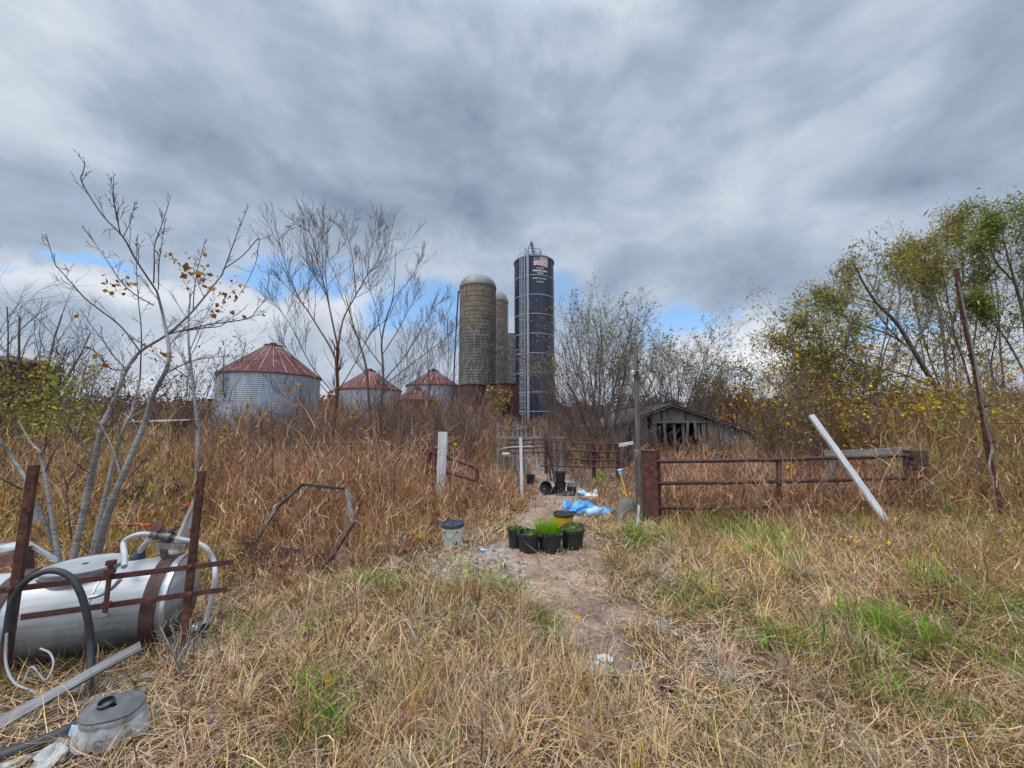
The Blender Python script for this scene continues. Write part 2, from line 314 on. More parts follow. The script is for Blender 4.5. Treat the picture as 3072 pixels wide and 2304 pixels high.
# ------------------------------------------------------------------ ground
def path_mask(x, y):                    # trodden dirt track, widest beside the pots
    cx = np.interp(y, [1.2, 2.1, 2.6, 3.3, 4.2, 5.0, 6.0, 9, 13], [1.05, .95, .78, .58, .42, .42, .55, 1.0, 1.7])
    hw = np.interp(y, [1.2, 1.9, 2.4, 3.0, 3.7, 4.5, 5.3, 7, 12], [-.40, -.16, .09, .28, .50, .64, .54, .5, .7])
    d = np.abs(x - cx) - hw + .34 * (vnoise(x, y, 3.1) - .5)
    return 1 - sstep(-.10, .16, d)
def gravel_mask(x, y):                  # pale rubble by the cream bucket
    d = np.sqrt(((x + .42) / .62) ** 2 + ((y - 4.35) / .62) ** 2) + .5 * (vnoise(x, y, 4, 3) - .5)
    return 1 - sstep(.75, 1.1, d)
def axis_pts(lo, hi, fine_lo, fine_hi, step, grow):
    a = list(np.arange(fine_lo, fine_hi + 1e-6, step)); s = step
    while a[-1] < hi: s *= grow; a.append(a[-1] + s)
    s = step
    while a[0] > lo: s *= grow; a.insert(0, a[0] - s)
    return np.array(a)
gx = axis_pts(-900, 900, -6, 6, .09, 1.12); gy = axis_pts(-60, 1500, .4, 9, .09, 1.1)
XX, YY = np.meshgrid(gx, gy); HH = G(XX, YY)
nx, ny = len(gx), len(gy); idx = np.arange(nx * ny).reshape(ny, nx)
q = np.stack([idx[:-1, :-1], idx[:-1, 1:], idx[1:, 1:], idx[1:, :-1]], -1).reshape(-1, 4)
pm = path_mask(XX, YY); gm = gravel_mask(XX, YY)
me = mesh_np('ground', np.stack([XX, YY, HH], -1).reshape(-1, 3), q.ravel(), np.arange(len(q)) * 4, np.full(len(q), 4),
             np.stack([pm, gm, np.zeros_like(pm)], -1).reshape(-1, 3), True)
m, t = newmat('ground_soil')
oc = t.n('ShaderNodeTexCoord').outputs['Object']; mk = t.n('ShaderNodeSeparateColor', {0: t.n('ShaderNodeVertexColor', layer_name='Col').outputs[0]})
na = t.noise(oc, 2.2, 10, .65, .4); nb = t.noise(oc, 24, 8, .7)
thatch = t.ramp(nb, [(.3, (.022, .015, .010)), (.5, (.075, .05, .032)), (.7, (.17, .12, .08))])
thatch = t.mix(t.maprange(na, .52, .68), thatch, (.06, .075, .028))
dirt = t.ramp(t.math('ADD', t.math('MULTIPLY', na, .55), t.math('MULTIPLY', nb, .45)), [(.36, (.11, .07, .05)), (.47, (.21, .14, .10)), (.56, (.34, .245, .175)), (.68, (.52, .41, .31))])
grav = t.ramp(t.n('ShaderNodeTexVoronoi', {'Vector': oc, 'Scale': 34}).outputs['Color'], [(.15, (.12, .10, .085)), (.5, (.30, .27, .24)), (.9, (.52, .49, .46))])
c = t.mix(mk.outputs[0], thatch, dirt); c = t.mix(t.math('MULTIPLY', mk.outputs[1], .55), c, grav)
finish(t, c, .95, 0, nb, .8, .02)
M['ground'] = m
ground = link('ground', me, m); tag(ground, 'dry grassy ground with a bare dirt track', None, kind='structure')

# ------------------------------------------------------------------ grain bins
def grain_bin(cx, ytop_l, yeave, yapex, halfpx, Y, label, base_z=None, capr=.95, ribs=26, wall_m=None):
    c = P(cx, yeave, Y); rad = halfpx * Y / FPX * math.cos(math.atan(c.x / Y)); base = gz(c.x, Y) if base_z is None else base_z
    ez = P(cx, yeave, Y - rad).z; az_ = P(cx, yapex, Y).z
    th = thing('grain_bin', label, 'grain bin', (c.x, Y, base), 'round corrugated grain bins with rusty roofs')
    b = MB(); H = ez - base; n = int(H / .052); prof = []
    for i in range(n + 1):
        z = base + H * i / n; prof.append((rad + .020 * math.sin(i * math.pi / 2), z))
    b.lathe((c.x, Y, 0), prof, 72); b.build('wall', wall_m or M['galv'], th)
    b = MB(); b.lathe((c.x, Y, 0), [(rad + .10, base - .3), (rad + .10, base + .22), (rad - .02, base + .24)], 40); b.build('footing', M['stone'], th)
    b = MB(); ov = rad + .14
    b.lathe((c.x, Y, 0), [(ov, ez - .10), (ov + .01, ez - .02), (ov, ez), (capr, az_ - .25)], 52, 0, smooth=False)
    b.lathe((c.x, Y, 0), [(capr, az_ - .25), (capr, az_ - .02), (capr * .96, az_), (.05, az_ + .08)], 28, 0)
    for k in range(ribs):
        a = 2 * math.pi * k / ribs; d = Vector((math.cos(a), math.sin(a), 0)); o = Vector((c.x, Y, 0))
        b.bar(o + d * ov + Vector((0, 0, ez + .02)), o + d * capr + Vector((0, 0, az_ - .23)), .07, .06, mi=1)
    b.build('roof', [M['roof_red'], M['roof_rib']], th)
    b = MB(); b.lathe((c.x, Y, az_ + .04), [(.36, 0), (.36, .16), (.40, .17), (.40, .2), (.02, .26)], 20); b.build('cap', M['roof_red'], th)
    return th, c, rad, base, ez
grain_bin(815, 0, 1112, 1036, 158, 42, 'largest corrugated grain bin with rusty ribbed roof, standing apart behind the bare shrubs')
grain_bin(1108, 0, 1163, 1112, 98, 52, 'grain bin half hidden by the bare shrub tree, rusty roof with tall cap', capr=.8)
grain_bin(1290 - 40, 0, 1197, 1166, 66, 44, 'squat rusty walled grain bin whose low roof sits in front of the other bins', base_z=-.2, capr=.6, wall_m=M['rust'], ribs=12)
grain_bin(1300, 0, 1151, 1112, 80, 57, 'grain bin with streaked orange roof right beside the concrete silo', capr=.8)

# ------------------------------------------------------------------ stave silos
def stave_silo(cx, ytop, ybase_dome, halfpx, Y, label, dome=True, ochre=.8, pipe=False):
    c = P(cx, ybase_dome, Y); rad = halfpx * Y / FPX; base = gz(c.x, Y) - .2; H = P(cx, ybase_dome, Y - rad * .0).z - base
    th = thing('stave_silo', label, 'silo', (c.x, Y, base), 'old concrete stave silos')
    b = MB(); b.lathe((c.x, Y, base), [(rad, 0), (rad, H)] if dome else [(rad, 0), (rad, H), (rad - .12, H), (rad - .12, H - 2)], 64)
    z = .5
    while z < H - .1:
        gap = .42 if z < H * .62 else (.55 if z < H * .8 else .75)
        b.lathe((c.x, Y, base + z), [(rad + .002, -.02), (rad + .028, -.012), (rad + .028, .012), (rad + .002, .02)], 48, 1); z += gap
    b.build('wall', [stavemat('concrete_staves', rad, H - 6.4, ochre), M['rust_dark']], th)   # staves with their iron hoops
    if dome:
        dh = P(cx, ytop, Y).z - base - H; b = MB()
        prof = [((rad + .06) * math.cos(a), H + dh * math.sin(a)) for a in np.linspace(0, math.pi / 2 - .02, 14)]
        b.lathe((c.x, Y, base), prof, 72, wob=lambda a, z: 1 + .012 * abs(math.sin(a * 18)))
        b.lathe((c.x, Y, base + H), [(rad + .01, -.16), (rad + .09, -.14), (rad + .09, .02), (rad + .0, .05)], 48)
        b.lathe((c.x, Y, base + H + dh - .02), [(.32, 0), (.3, .1), (.02, .14)], 16)
        b.build('dome', M['dome'], th)
    if pipe:
        b = MB(); x = c.x - rad - .28; zt = P(cx, 880, Y).z
        pts = [(x - .55, Y - .2, base), (x - .35, Y - .2, base + H * .5), (x + .02, Y - .2, zt - .6), (x + .12, Y - .2, zt), (x + .35, Y - .2, zt + .35)]
        b.pipe(crom(pts, 5), .11, 8); b.build('filler_pipe', M['black_iron'], th)
        for zz_ in (.35, .62, .93): b = MB(); b.bar((x - .45 + .5 * zz_, Y - .2, base + H * zz_), (c.x - rad + .02, Y - .2, base + H * zz_), .05, .05); b.build('pipe_bracket', M['rust_dark'], th)
    else:
        b = MB()
        for zz_ in np.arange(1, H, .35): b.bar((c.x + rad + .1, Y - .25, base + zz_), (c.x + rad + .1, Y + .25, base + zz_), .03, .03)
        for s_ in (-.25, .25): b.bar((c.x + rad + .1, Y + s_, base), (c.x + rad + .1, Y + s_, base + H), .04, .04)
        b.build('ladder', M['rust_dark'], th)
    return th
stave_silo(1434, 827, 866, 55.5, 55, 'tall domed concrete silo with an ochre top band and a filler pipe on its left', True, .68, True)
stave_silo(1485, 872, 908, 39.5, 72, 'slimmer domed concrete silo tucked behind the ochre topped one', True, .5)
stave_silo(1532, 0, 1005, 26, 84, 'roofless pale concrete silo glimpsed behind the dark blue tower', False, .0)
# rusty open tanks at the foot of the silos
for cx, hp, yr, lab in ((1418, 40, 1157, 'rusty open steel tank at the foot of the ochre topped silo'), (1513, 44, 1155, 'rusty open steel tank hung with pale dead vine beside the dark blue silo')):
    Y = 44 if cx < 1450 else 43; c = P(cx, yr, Y); rad = hp * Y / FPX; base = gz(c.x, Y); H = c.z - base
    th = thing('rusty_tank', lab, 'tank', (c.x, Y, base), 'rusty open tanks below the silos')
    b = MB(); b.lathe((c.x, Y, base), [(rad, -.2), (rad, H), (rad - .03, H), (rad - .03, .2)], 44, wob=lambda a, z: 1 + .006 * math.sin(a * 9))
    b.build('tank_wall', noisemat('flaking_tank_rust', [(.3, (.035, .018, .016)), (.5, (.07, .03, .024)), (.66, (.12, .045, .03)), (.78, (.30, .10, .05))], 1.1, 9, .9, bstr=.2), th)
    b = MB(); b.lathe((c.x, Y, base + H), [(rad - .05, 0), (rad + .08, -.03), (rad + .10, .04), (rad - .05, .07)], 44); b.build('rim', M['rust_dark'], th)

# ------------------------------------------------------------------ dark blue sealed silo
Y = 52.0; c = P(1603, 1000, Y); rad = 60.5 * Y / FPX; base = gz(c.x, Y) - .2; ztop = P(1603, 765, Y - rad).z; H = ztop - base
silo = thing('blue_silo', 'tall dark blue sealed silo with caged ladder, flag and white lettering', 'silo', (c.x, Y, base))
mm, t = newmat('blue_enamel')
oc = t.n('ShaderNodeTexCoord').outputs['Object']; s = t.n('ShaderNodeSeparateXYZ', {0: oc})
stv = t.n('ShaderNodeMapping', {0: oc, 3: (1.6, 1.6, .07)}).outputs[0]
stk = t.noise(stv, 1.3, 8, .65, .3); pan = t.noise(oc, .35, 3)
colr = t.ramp(stk, [(.3, (.008, .010, .022)), (.55, (.015, .019, .040)), (.72, (.032, .038, .068))])
wash = t.math('MULTIPLY', t.maprange(stk, .5, .7), t.maprange(s.outputs[2], 12.5, 3.0))
colr = t.mix(t.math('MULTIPLY', wash, .38), colr, (.20, .19, .22))
colr = t.mix(t.math('MULTIPLY', t.maprange(t.noise(oc, 1.4, 9, .7), .58, .72), t.maprange(s.outputs[2], 8, 1)), colr, (.13, .055, .035))
finish(t, colr, .36, 0.0, stk, .05, .01, .4)
shell = MB(); shell.lathe((c.x, Y, base), [(rad, 0), (rad, H)], 72)
m2 = noisemat('pale_seam', [(.3, (.20, .21, .25)), (.6, (.42, .44, .50)), (.8, (.58, .6, .64))], 4, 5, .5)
front = Y - rad
seams = [P(1603, yy, front).z for yy in (824, 882, 940, 999, 1058, 1117, 1176, 1234)]
for z in seams: b = MB(); b.lathe((c.x, Y, z), [(rad, -.05), (rad + .05, -.04), (rad + .05, .04), (rad, .05)], 64); b.build('seam_ring', m2, silo)
b = shell
for k in range(18):
    a = 2 * math.pi * k / 18
    for i in range(len(seams) + 1):
        z1 = ([H + base] + seams)[i]; z0 = (seams + [base])[i]; a2 = a + (.17 if i % 2 else 0)
        p = Vector((c.x + (rad + .004) * math.cos(a2), Y + (rad + .004) * math.sin(a2), 0))
        b.bar(p + Vector((0, 0, z0 + .07)), p + Vector((0, 0, z1 - .07)), .035, .035)
b.build('shell', mm, silo)
b = MB(); b.lathe((c.x, Y, base + H), [(rad, -.16), (rad + .10, -.14), (rad + .10, .06), (rad - .25, .18), (rad * .5, .55), (.05, .72)], 56)
for k in range(28):
    a = 2 * math.pi * k / 28; b.bar((c.x + (rad + .12) * math.cos(a), Y + (rad + .12) * math.sin(a), base + H - .2), (c.x + (rad + .12) * math.cos(a), Y + (rad + .12) * math.sin(a), base + H + .1), .06, .06)
b.build('roof', M['dome'], silo)
av = math.atan2(-c.x, Y)                 # direction from the silo's axis to the viewer
def on(a, z, off=0.0):                   # a point on the shell at angle a from the viewer's side
    return Vector((c.x + (rad + off) * math.sin(av + a), Y - (rad + off) * math.cos(av + a), z))
mg = noisemat('galvanised_ladder', [(.3, (.34, .35, .36)), (.7, (.58, .59, .60))], 5, 4, .5, .3)
la = math.asin(-29.5 / 60.5); lt = P(1572, 728, front).z; b = MB(); dl = .085
for s_ in (-1, 1): b.bar(on(la + s_ * dl, base + .5, .22), on(la + s_ * dl, ztop + .9, .22), .06, .06)
zz_ = base + .6
while zz_ < ztop + .8: b.bar(on(la - dl, zz_, .22), on(la + dl, zz_, .22), .045, .045); zz_ += .32
lad = b.build('ladder', mg, silo)
b = MB(); zz_ = base + 2.6; k = 0
tgt = on(la, 0, .22); tgt.z = 0
outd = Vector((math.sin(av + la), -math.cos(av + la), 0)); sd_ = Vector((outd.y, -outd.x, 0))
def hoop(z): return [tgt + Vector((0, 0, z)) + sd_ * (.40 * math.cos(a)) + outd * (.72 * math.sin(a)) for a in np.linspace(0, math.pi, 9)]
while zz_ < ztop + 1.6: b.pipe(hoop(zz_), .022, 5); zz_ += .85
for kk in (1, 2, 4, 6, 7): b.pipe([hoop(base + 2.6)[kk], hoop(ztop + 1.55)[kk]], .016, 4)
b.build('ladder_cage', mg, silo)
pa = math.asin(-17 / 60.5); b = MB()
g = [on(pa, base + .4, .2), on(pa, base + H * .5, .2), on(pa, ztop + .2, .2)]; top = P(1593, 729, Y - rad * .6)
b.pipe(g, .20, 12)
b.pipe(crom([on(pa, ztop + .2, .2), on(pa, ztop + 1.0, .15), Vector((c.x - .55, Y - rad * .72, top.z)), Vector((c.x - .15, Y - rad * .5, ztop + 1.1)), Vector((c.x - .05, Y - rad * .42, ztop + .25))], 7), .20, 12)
b.build('filler_pipe', noisemat('lavender_grey_pipe', [(.3, (.20, .20, .25)), (.7, (.36, .37, .43))], 3, 5, .45, .1), silo)
b = MB()
ring = [Vector((c.x - .25 + 1.25 * math.cos(a), Y - rad * .55 + .95 * math.sin(a), 0)) for a in np.linspace(-2.9, 2.6, 15)]
for zr in (.55, 1.05): b.pipe([p + Vector((0, 0, ztop + zr + .1)) for p in ring], .03, 5)
for p in ring[::2]: b.pipe([p + Vector((0, 0, ztop + .1)), p + Vector((0, 0, ztop + 1.15))], .026, 5)
b.build('guard_rail', M['black_iron'], silo)
# flag painted on the shell
def flat(name, ms): m_, t_ = newmat(name); finish(t_, (*ms, 1), .5); return m_
fw, fr, fb = flat('flag_white', (.70, .68, .66)), flat('flag_red', (.42, .04, .05)), flat('flag_blue', (.05, .075, .17))
f0, f1 = math.asin(-1 / 60.5), math.asin(41 / 60.5); zt_, zb_ = P(1622, 767, front).z, P(1622, 797, front).z
b = MB(); NS, NA = 13, 14
def wave(i): return .07 * math.sin(i / NA * 6.0)
for r_ in range(NS):
    z1 = zt_ - (zt_ - zb_) * r_ / NS; z0 = zt_ - (zt_ - zb_) * (r_ + 1) / NS
    for i in range(NA):
        aa, ab = f0 + (f1 - f0) * i / NA, f0 + (f1 - f0) * (i + 1) / NA
        mi = 2 if (r_ < 7 and i < NA * .42) else (1 if r_ % 2 == 0 else 0)
        b.add([on(aa, z0 + wave(i), .022), on(ab, z0 + wave(i + 1), .022), on(ab, z1 + wave(i + 1), .022), on(aa, z1 + wave(i), .022)], [(0, 1, 2, 3)], mi)
for r_ in range(5):
    for q_ in range(6):
        a = f0 + (f1 - f0) * .42 * (q_ + .5) / 6; z = zt_ - (zt_ - zb_) * 7 / 13 * (r_ + .5) / 5 + .04
        b.add([on(a + .011 * math.cos(k * 1.2566 - .3), z + .035 * math.sin(k * 1.2566 - .3), .03) for k in range(5)], [(0, 1, 2, 3, 4)], 0)
b.build('flag', [fw, fr, fb], silo)
def lettering(txt, px, py, wpx, mat_, bold=0.0, shear=0.0):
    cu_ = bpy.data.curves.new('lettering', 'FONT'); cu_.body = txt; cu_.align_x = 'CENTER'; cu_.align_y = 'CENTER'; cu_.offset = bold; cu_.shear = shear; cu_.size = 1
    ob = bpy.data.objects.new('lettering', cu_); COL.objects.link(ob); bpy.context.view_layer.update()
    me_ = bpy.data.meshes.new_from_object(ob.evaluated_get(bpy.context.evaluated_depsgraph_get())); bpy.data.objects.remove(ob)
    xs = [v.co.x for v in me_.vertices]; k = wpx * front / FPX / (max(xs) - min(xs)); z0 = P(px, py, front).z; a0 = math.asin((px - 1603) / 60.5)
    vs = [on(a0 + v.co.x * k / rad * 1.06, z0 + v.co.y * k, .02) for v in me_.vertices]; fs = [tuple(p.vertices) for p in me_.polygons]
    bpy.data.meshes.remove(me_); return MB().add(vs, fs).build('lettering', mat_, silo)
lw = flat('letter_white', (.78, .78, .76)); ly = flat('letter_cream', (.72, .68, .50))
lettering('A.O.Smith', 1621, 803, 24, lw, .01, .3); lettering('HARVESTORE', 1622, 811.5, 45, lw, .025)
lettering('Systems', 1622, 818, 20, lw, .01, .3); lettering('ROBERT ANTHONY', 1621, 834.5, 44, ly, .02); lettering('AND SON', 1622, 844.5, 22, ly, .02)

# ------------------------------------------------------------------ rusty tank far left, sheds, barn
c = P(30, 1094, 17); rad = 1.55; base = gz(c.x, 17); H = c.z - base
th = thing('rusty_bin', 'round rusty brown steel bin rising from the green thicket', 'bin', (c.x, 17, base))
b = MB(); b.lathe((c.x, 17, base), [(rad, 0)] + [(rad + (.02 if i % 2 else 0), .1 + (H - .1) * i / 30) for i in range(31)], 56); b.build('wall', M['rust'], th)
b = MB(); b.lathe((c.x, 17, base + H), [(rad + .06, -.06), (rad + .06, .03), (.1, .42)], 48); b.build('roof', M['rust_dark'], th)
def shed(name, label, L, Rr, depth, h_l, m_roof, m_wall, Y2=None):  # lean-to with one sloping sheet roof
    a = Vector(L); d = Vector(Rr); base = min(gz(a.x, a.y), gz(d.x, d.y)); n = Vector((-(d.y - a.y), d.x - a.x, 0)).normalized() * depth
    th = thing(name, label, 'shed', ((a.x + d.x) / 2, (a.y + d.y) / 2, base), None)
    b = MB(); k = 24; vs = []
    for i in range(k + 1):
        p = a.lerp(d, i / k); r_ = .02 * (i % 2)
        vs += [p + Vector((0, 0, r_)), p + n + Vector((0, 0, h_l + r_)), p + n + Vector((0, 0, h_l + r_ + .025)), p + Vector((0, 0, r_ + .025))]
    fs = [(4 * i + j, 4 * i + 4 + j, 4 * i + 4 + (j + 1) % 4, 4 * i + (j + 1) % 4) for i in range(k) for j in range(4)] + [(0, 1, 2, 3), (4 * k + 3, 4 * k + 2, 4 * k + 1, 4 * k)]
    b.add(vs, fs); b.build('roof', m_roof, th)
    kk = 14; w_ = (d - a).length / kk * .96
    for f_ in (.12, .9):
        b = MB()
        for i in range(kk):
            p = a.lerp(d, (i + .5) / kk) + n * f_; b.bar((p.x, p.y, base), (p.x, p.y, a.lerp(d, (i + .5) / kk).z + h_l * f_ - .02), w_, .03, up=n)
        b.build('wall', m_wall, th)
    return th
shed('low_shed', 'low shed with a pale sheet roof beyond the grey saplings', P(372, 1267, 19), P(486, 1266, 19), 2.2, .12, M['white_metal'], M['wood_brown'])
shed('metal_roofed_shed', 'low shed with a long sloping metal roof under the willow limbs', P(2600, 1280, 15), P(2800, 1222, 16.0), 2.2, .12, M['galv'], M['wood_brown'])

# barn: open gable end of loose grey boards
Yb = 26.0; pk = P(2010, 1215, Yb); le = P(1838, 1281, Yb); re = P(2272, 1301, Yb); base = gz(pk.x, Yb) - .1
barn = thing('old_barn', 'collapsing grey board barn with a dark open doorway and missing planks', 'barn', (pk.x, Yb, base))
dep = 11.0
b = MB()
for A_, B_ in ((le, pk), (pk, re)):
    k = 20; vs = []; ex = (B_ - A_).normalized() * .25
    A2 = A_ - ex if A_ is le else A_; B2 = B_ + ex if B_ is re else B_
    for i in range(k + 1):
        p = A2.lerp(B2, i / k); r_ = .02 * (i % 2)
        vs += [p + Vector((0, -.35, r_ + .04)), p + Vector((0, dep, r_ + .04)), p + Vector((0, dep, r_ + .08)), p + Vector((0, -.35, r_ + .08))]
    fs = [(4 * i + j, 4 * i + 4 + j, 4 * i + 4 + (j + 1) % 4, 4 * i + (j + 1) % 4) for i in range(k) for j in range(4)] + [(0, 1, 2, 3), (4 * k + 3, 4 * k + 2, 4 * k + 1, 4 * k)]
    b.add(vs, fs)
b.build('roof', noisemat('old_barn_roof', [(.3, (.06, .045, .04)), (.5, (.12, .09, .08)), (.7, (.20, .17, .155))], 1.2, 8, .85, stretch=(3, .4, 1)), barn)
b = MB()
for A_, B_ in ((le, pk), (pk, re)): b.bar(A_ + Vector((0, -.30, -.06)), B_ + Vector((0, -.30, -.06)), .04, .16, up=(0, -1, 0))
b.build('fascia', M['wood_grey'], barn)
def roof_z(x): return le.z + (pk.z - le.z) * (x - le.x) / (pk.x - le.x) if x < pk.x else pk.z + (re.z - pk.z) * (x - pk.x) / (re.x - pk.x)
j = random.Random(5); door0, door1 = P(1968, 1300, Yb).x, P(2100, 1300, Yb).x; lint = P(2010, 1266, Yb).z
x = le.x + .15
while x < re.x - .1:
    wd = j.uniform(.16, .30); zt2 = roof_z(x) - .05; zb2 = base
    if door0 < x < door1:
        if zt2 > lint + .1: plank('board', (x, Yb - .03 + j.uniform(-.02, .02), lint), (x, Yb - .03, zt2), wd, .025, M['wood_brown'], barn)
    elif j.random() > .16:
        if j.random() < .25: zb2 = base + j.uniform(.1, .7)
        plank('board', (x, Yb + j.uniform(-.05, .02), zb2), (x + j.uniform(-.05, .05), Yb, zt2), wd, .025, M['wood_brown'] if j.random() < .35 else M['wood_grey'], barn)
    x += wd + j.uniform(.0, .05)
for px_ in (1968, 2025, 2052, 2098, 2170): plank('post', (P(px_, 1300, Yb).x, Yb + .12, base), (P(px_, 1300, Yb).x, Yb + .12, roof_z(P(px_, 1300, Yb).x) - .05), .17, .15, M['wood_brown'], barn)
plank('lintel', (door0 - .3, Yb - .075, lint), (door1 + .6, Yb - .075, lint + .03), .18, .05, M['wood_brown'], barn)
b = MB()
n_ = 30
for i in range(n_):
    for xs_, hz in ((le.x + .1, le.z), (re.x - .1, re.z)): b.box((xs_, Yb + dep * (i + .5) / n_, (base + hz) / 2), (.03, dep / n_ * .95, hz - base))
    xx = le.x + (re.x - le.x) * (i + .5) / n_; b.box((xx, Yb + dep - .05, (base + roof_z(xx)) / 2), ((re.x - le.x) / n_ * .97, .03, roof_z(xx) - base))
b.build('side_wall', M['wood_brown'], barn)
for (pa_, pb_) in ((1992, 1998), (2064, 2060), (2084, 2088)): plank('loose_board', P(pa_, 1262, Yb - .14), P(pb_, 1262 + 18 + (pa_ * 7) % 75, Yb - .16), .17, .025, M['wood_brown'], barn)
for i in range(3):
    plank('hanging_board', P(2130 + i * 32, 1315, Yb - .4), P(2150 + i * 30, 1380, Yb - .6), .16, .03, M['wood_grey'], barn)

# ------------------------------------------------------------------ far fences
def pipe_fence(name, label, posts, rails, Y0, Y1, mat_, rpost=.05, rrail=.028, group=None, mids=()):
    x0, x1 = rails[0][0], rails[0][2]
    def yy(px): return Y0 + (Y1 - Y0) * (px - x0) / (x1 - x0)
    f = P(posts[0][0], posts[0][2], yy(posts[0][0])); th = thing(name, label, 'fence', (f.x, f.y, gz(f.x, f.y)), group)
    for (px, a, bb) in posts:
        t_ = P(px, a, yy(px)); b = MB(); b.pipe([(t_.x, t_.y, gz(t_.x, t_.y) - .1), (t_.x, t_.y, t_.z)], rpost, 10); b.build('post', mat_, th)
    for (xa, ya, xb, yb) in rails:
        A_ = P(xa, ya, yy(xa) - rpost); B_ = P(xb, yb, yy(xb) - rpost); n_ = 8
        pts = [A_.lerp(B_, i / n_) + Vector((0, 0, random.gauss(0, .012) if 0 < i < n_ else 0)) for i in range(n_ + 1)]
        b = MB(); b.pipe(pts, rrail, 8); b.build('rail', mat_, th)
    for (px, a, bb) in mids:
        t_ = P(px, a, yy(px)); e_ = P(px, bb, yy(px)); b = MB(); b.pipe([t_, e_], rrail * .8, 6); b.build('stile', mat_, th)
    return th
pipe_fence('pipe_fence', 'long rusty pipe fence with four rails in front of the old barn', [(1638, 1308, 1380), (1780, 1335, 1400), (1852, 1330, 1400)],
           [(1640, 1325, 1856, 1333), (1640, 1351, 1856, 1356), (1700, 1376, 1856, 1382), (1620, 1398, 1856, 1402)], 17.2, 15.5, M['rust_dark'], .085, .03, None, [(1765, 1338, 1400), (1828, 1333, 1400)])
pipe_fence('pipe_fence', 'rusty pipe fence almost lost in the tall brown weeds left of the grey post', [(886, 1328, 1420), (1060, 1330, 1420), (1296, 1330, 1420)],
           [(886, 1334, 1300, 1322), (886, 1372, 1300, 1348), (1180, 1380, 1300, 1376)], 9.0, 9.4, M['rust_dark'], .07, .022)
# wooden corral with upright boards
Yc = 18.5; p0 = P(1492, 1268, Yc); th = thing('wooden_corral', 'grey wooden corral of uneven upright boards below the dark blue silo', 'corral', (p0.x, Yc, gz(p0.x, Yc)))
for (px, yt, yb, wpx) in ((1492, 1266, 1352, 6), (1512, 1296, 1345, 4), (1538, 1292, 1345, 5), (1552, 1272, 1345, 7), (1565, 1276, 1330, 6), (1577, 1278, 1330, 6), (1604, 1280, 1352, 6), (1620, 1281, 1352, 4), (1627, 1290, 1340, 3), (1682, 1318, 1365, 7), (1596, 1318, 1356, 5), (1662, 1312, 1345, 4)):
    a = P(px, yt, Yc); bq = P(px, yb + 14, Yc); plank('upright_board', (a.x, Yc, min(bq.z, gz(a.x, Yc))), (a.x + random.uniform(-.03, .03), Yc, a.z), wpx * Yc / FPX, .04, M['wood_grey'], th)
plank('rail', P(1494, 1312, Yc - .05), P(1606, 1313, Yc - .05), .10, .04, M['wood_grey'], th)
plank('rail', P(1596, 1312, Yc - .06), P(1692, 1313, Yc - .06), .09, .04, M['wood_grey'], th)
plank('rail', P(1493, 1277, Yc - .05), P(1546, 1290, Yc - .05), .04, .03, M['wood_grey'], th)
plank('rail', P(1544, 1289, Yc - .06), P(1582, 1281, Yc - .06), .04, .03, M['wood_grey'], th)
th = thing('livestock_gate', 'red tube gate panel leaning behind the thin white post', 'gate', P(1600, 1372, 15.2))
for yy in (1320, 1332, 1344, 1358):
    b = MB(); b.pipe([P(1522, yy + 2, 15.3), P(1640, yy - 2, 15.1)], .028, 8); b.build('rail', M['rust_red'], th)
for xx in (1523, 1600, 1640):
    b = MB(); b.pipe([P(xx, 1318, 15.2), P(xx, 1366, 15.2)], .028, 8); b.build('stile', M['rust_red'], th)
b = MB(); b.pipe(crom([P(1491, 1352, 14.8), P(1510, 1345, 14.6), P(1545, 1341, 14.5), P(1600, 1340, 14.6)], 5), .022, 8); tag(b.build('white_pipe', M['pvc']), 'thin white pipe lying on the weeds in front of the wooden corral', 'pipe')
b = MB(); p_ = P(1518, 1366, 14.3); b.lathe(p_, [(.02, -.04), (.15, -.03), (.17, .05), (.13, .10), (.02, .11)], 14); tag(b.build('white_tub', M['white_dirty']), 'upturned whitish tub half sunk in the weeds below the corral', 'tub')
# ------------------------------------------------------------------ gate by the track
def zdown(p, extra=.12): return Vector((p.x, p.y, min(p.z, gz(p.x, p.y) - extra)))
Yg0, Yg1 = 6.2, 6.55
def gY(px): return Yg0 + (Yg1 - Yg0) * (px - 1962) / (2723 - 1962)
p = P(1946, 1352, 6.2)
th = thing('gate_post', 'thick rusty square steel post at the left end of the long gate', 'post', (p.x, p.y, gz(p.x, p.y)))
b = MB(); b.box((p.x, p.y, (p.z + gz(p.x, p.y) - .3) / 2), (.195, .19, p.z - gz(p.x, p.y) + .3)); b.build('post', M['rust_red'], th, bevel=.012)
b = MB(); b.box((p.x, p.y, p.z + .004), (.215, .21, .012)); b.build('cap_plate', M['rust'], th, bevel=.003)
b = MB()
for z in (.35, .75): b.bar((p.x + .09, p.y - .03, p.z - z), (p.x + .15, p.y - .03, p.z - z), .05, .05)
b.build('hinge', M['rust_dark'], th)
o = P(1975, 1440, 6.2)
gate = thing('pipe_gate', 'long rusty three rail pipe gate across the dry grass', 'gate', (o.x, o.y, gz(o.x, o.y)))
for (ya, yb) in ((1384, 1366), (1450, 1433), (1523, 1512)):
    A_ = P(1962, ya, 6.2); B_ = P(2724, yb, Yg1); n_ = 14
    pts = [A_.lerp(B_, i / n_) + Vector((0, 0, -.018 * math.sin(math.pi * i / n_) + random.gauss(0, .003))) for i in range(n_ + 1)]
    b = MB(); b.pipe(pts, .033, 12); b.build('rail', M['rust_dark'], gate)
b = MB(); b.pipe([P(2336, 1374, gY(2336)), P(2337, 1450, gY(2336)), zdown(P(2340, 1535, gY(2336)), -.05)], .036, 10); b.build('stile', M['rust_dark'], gate)
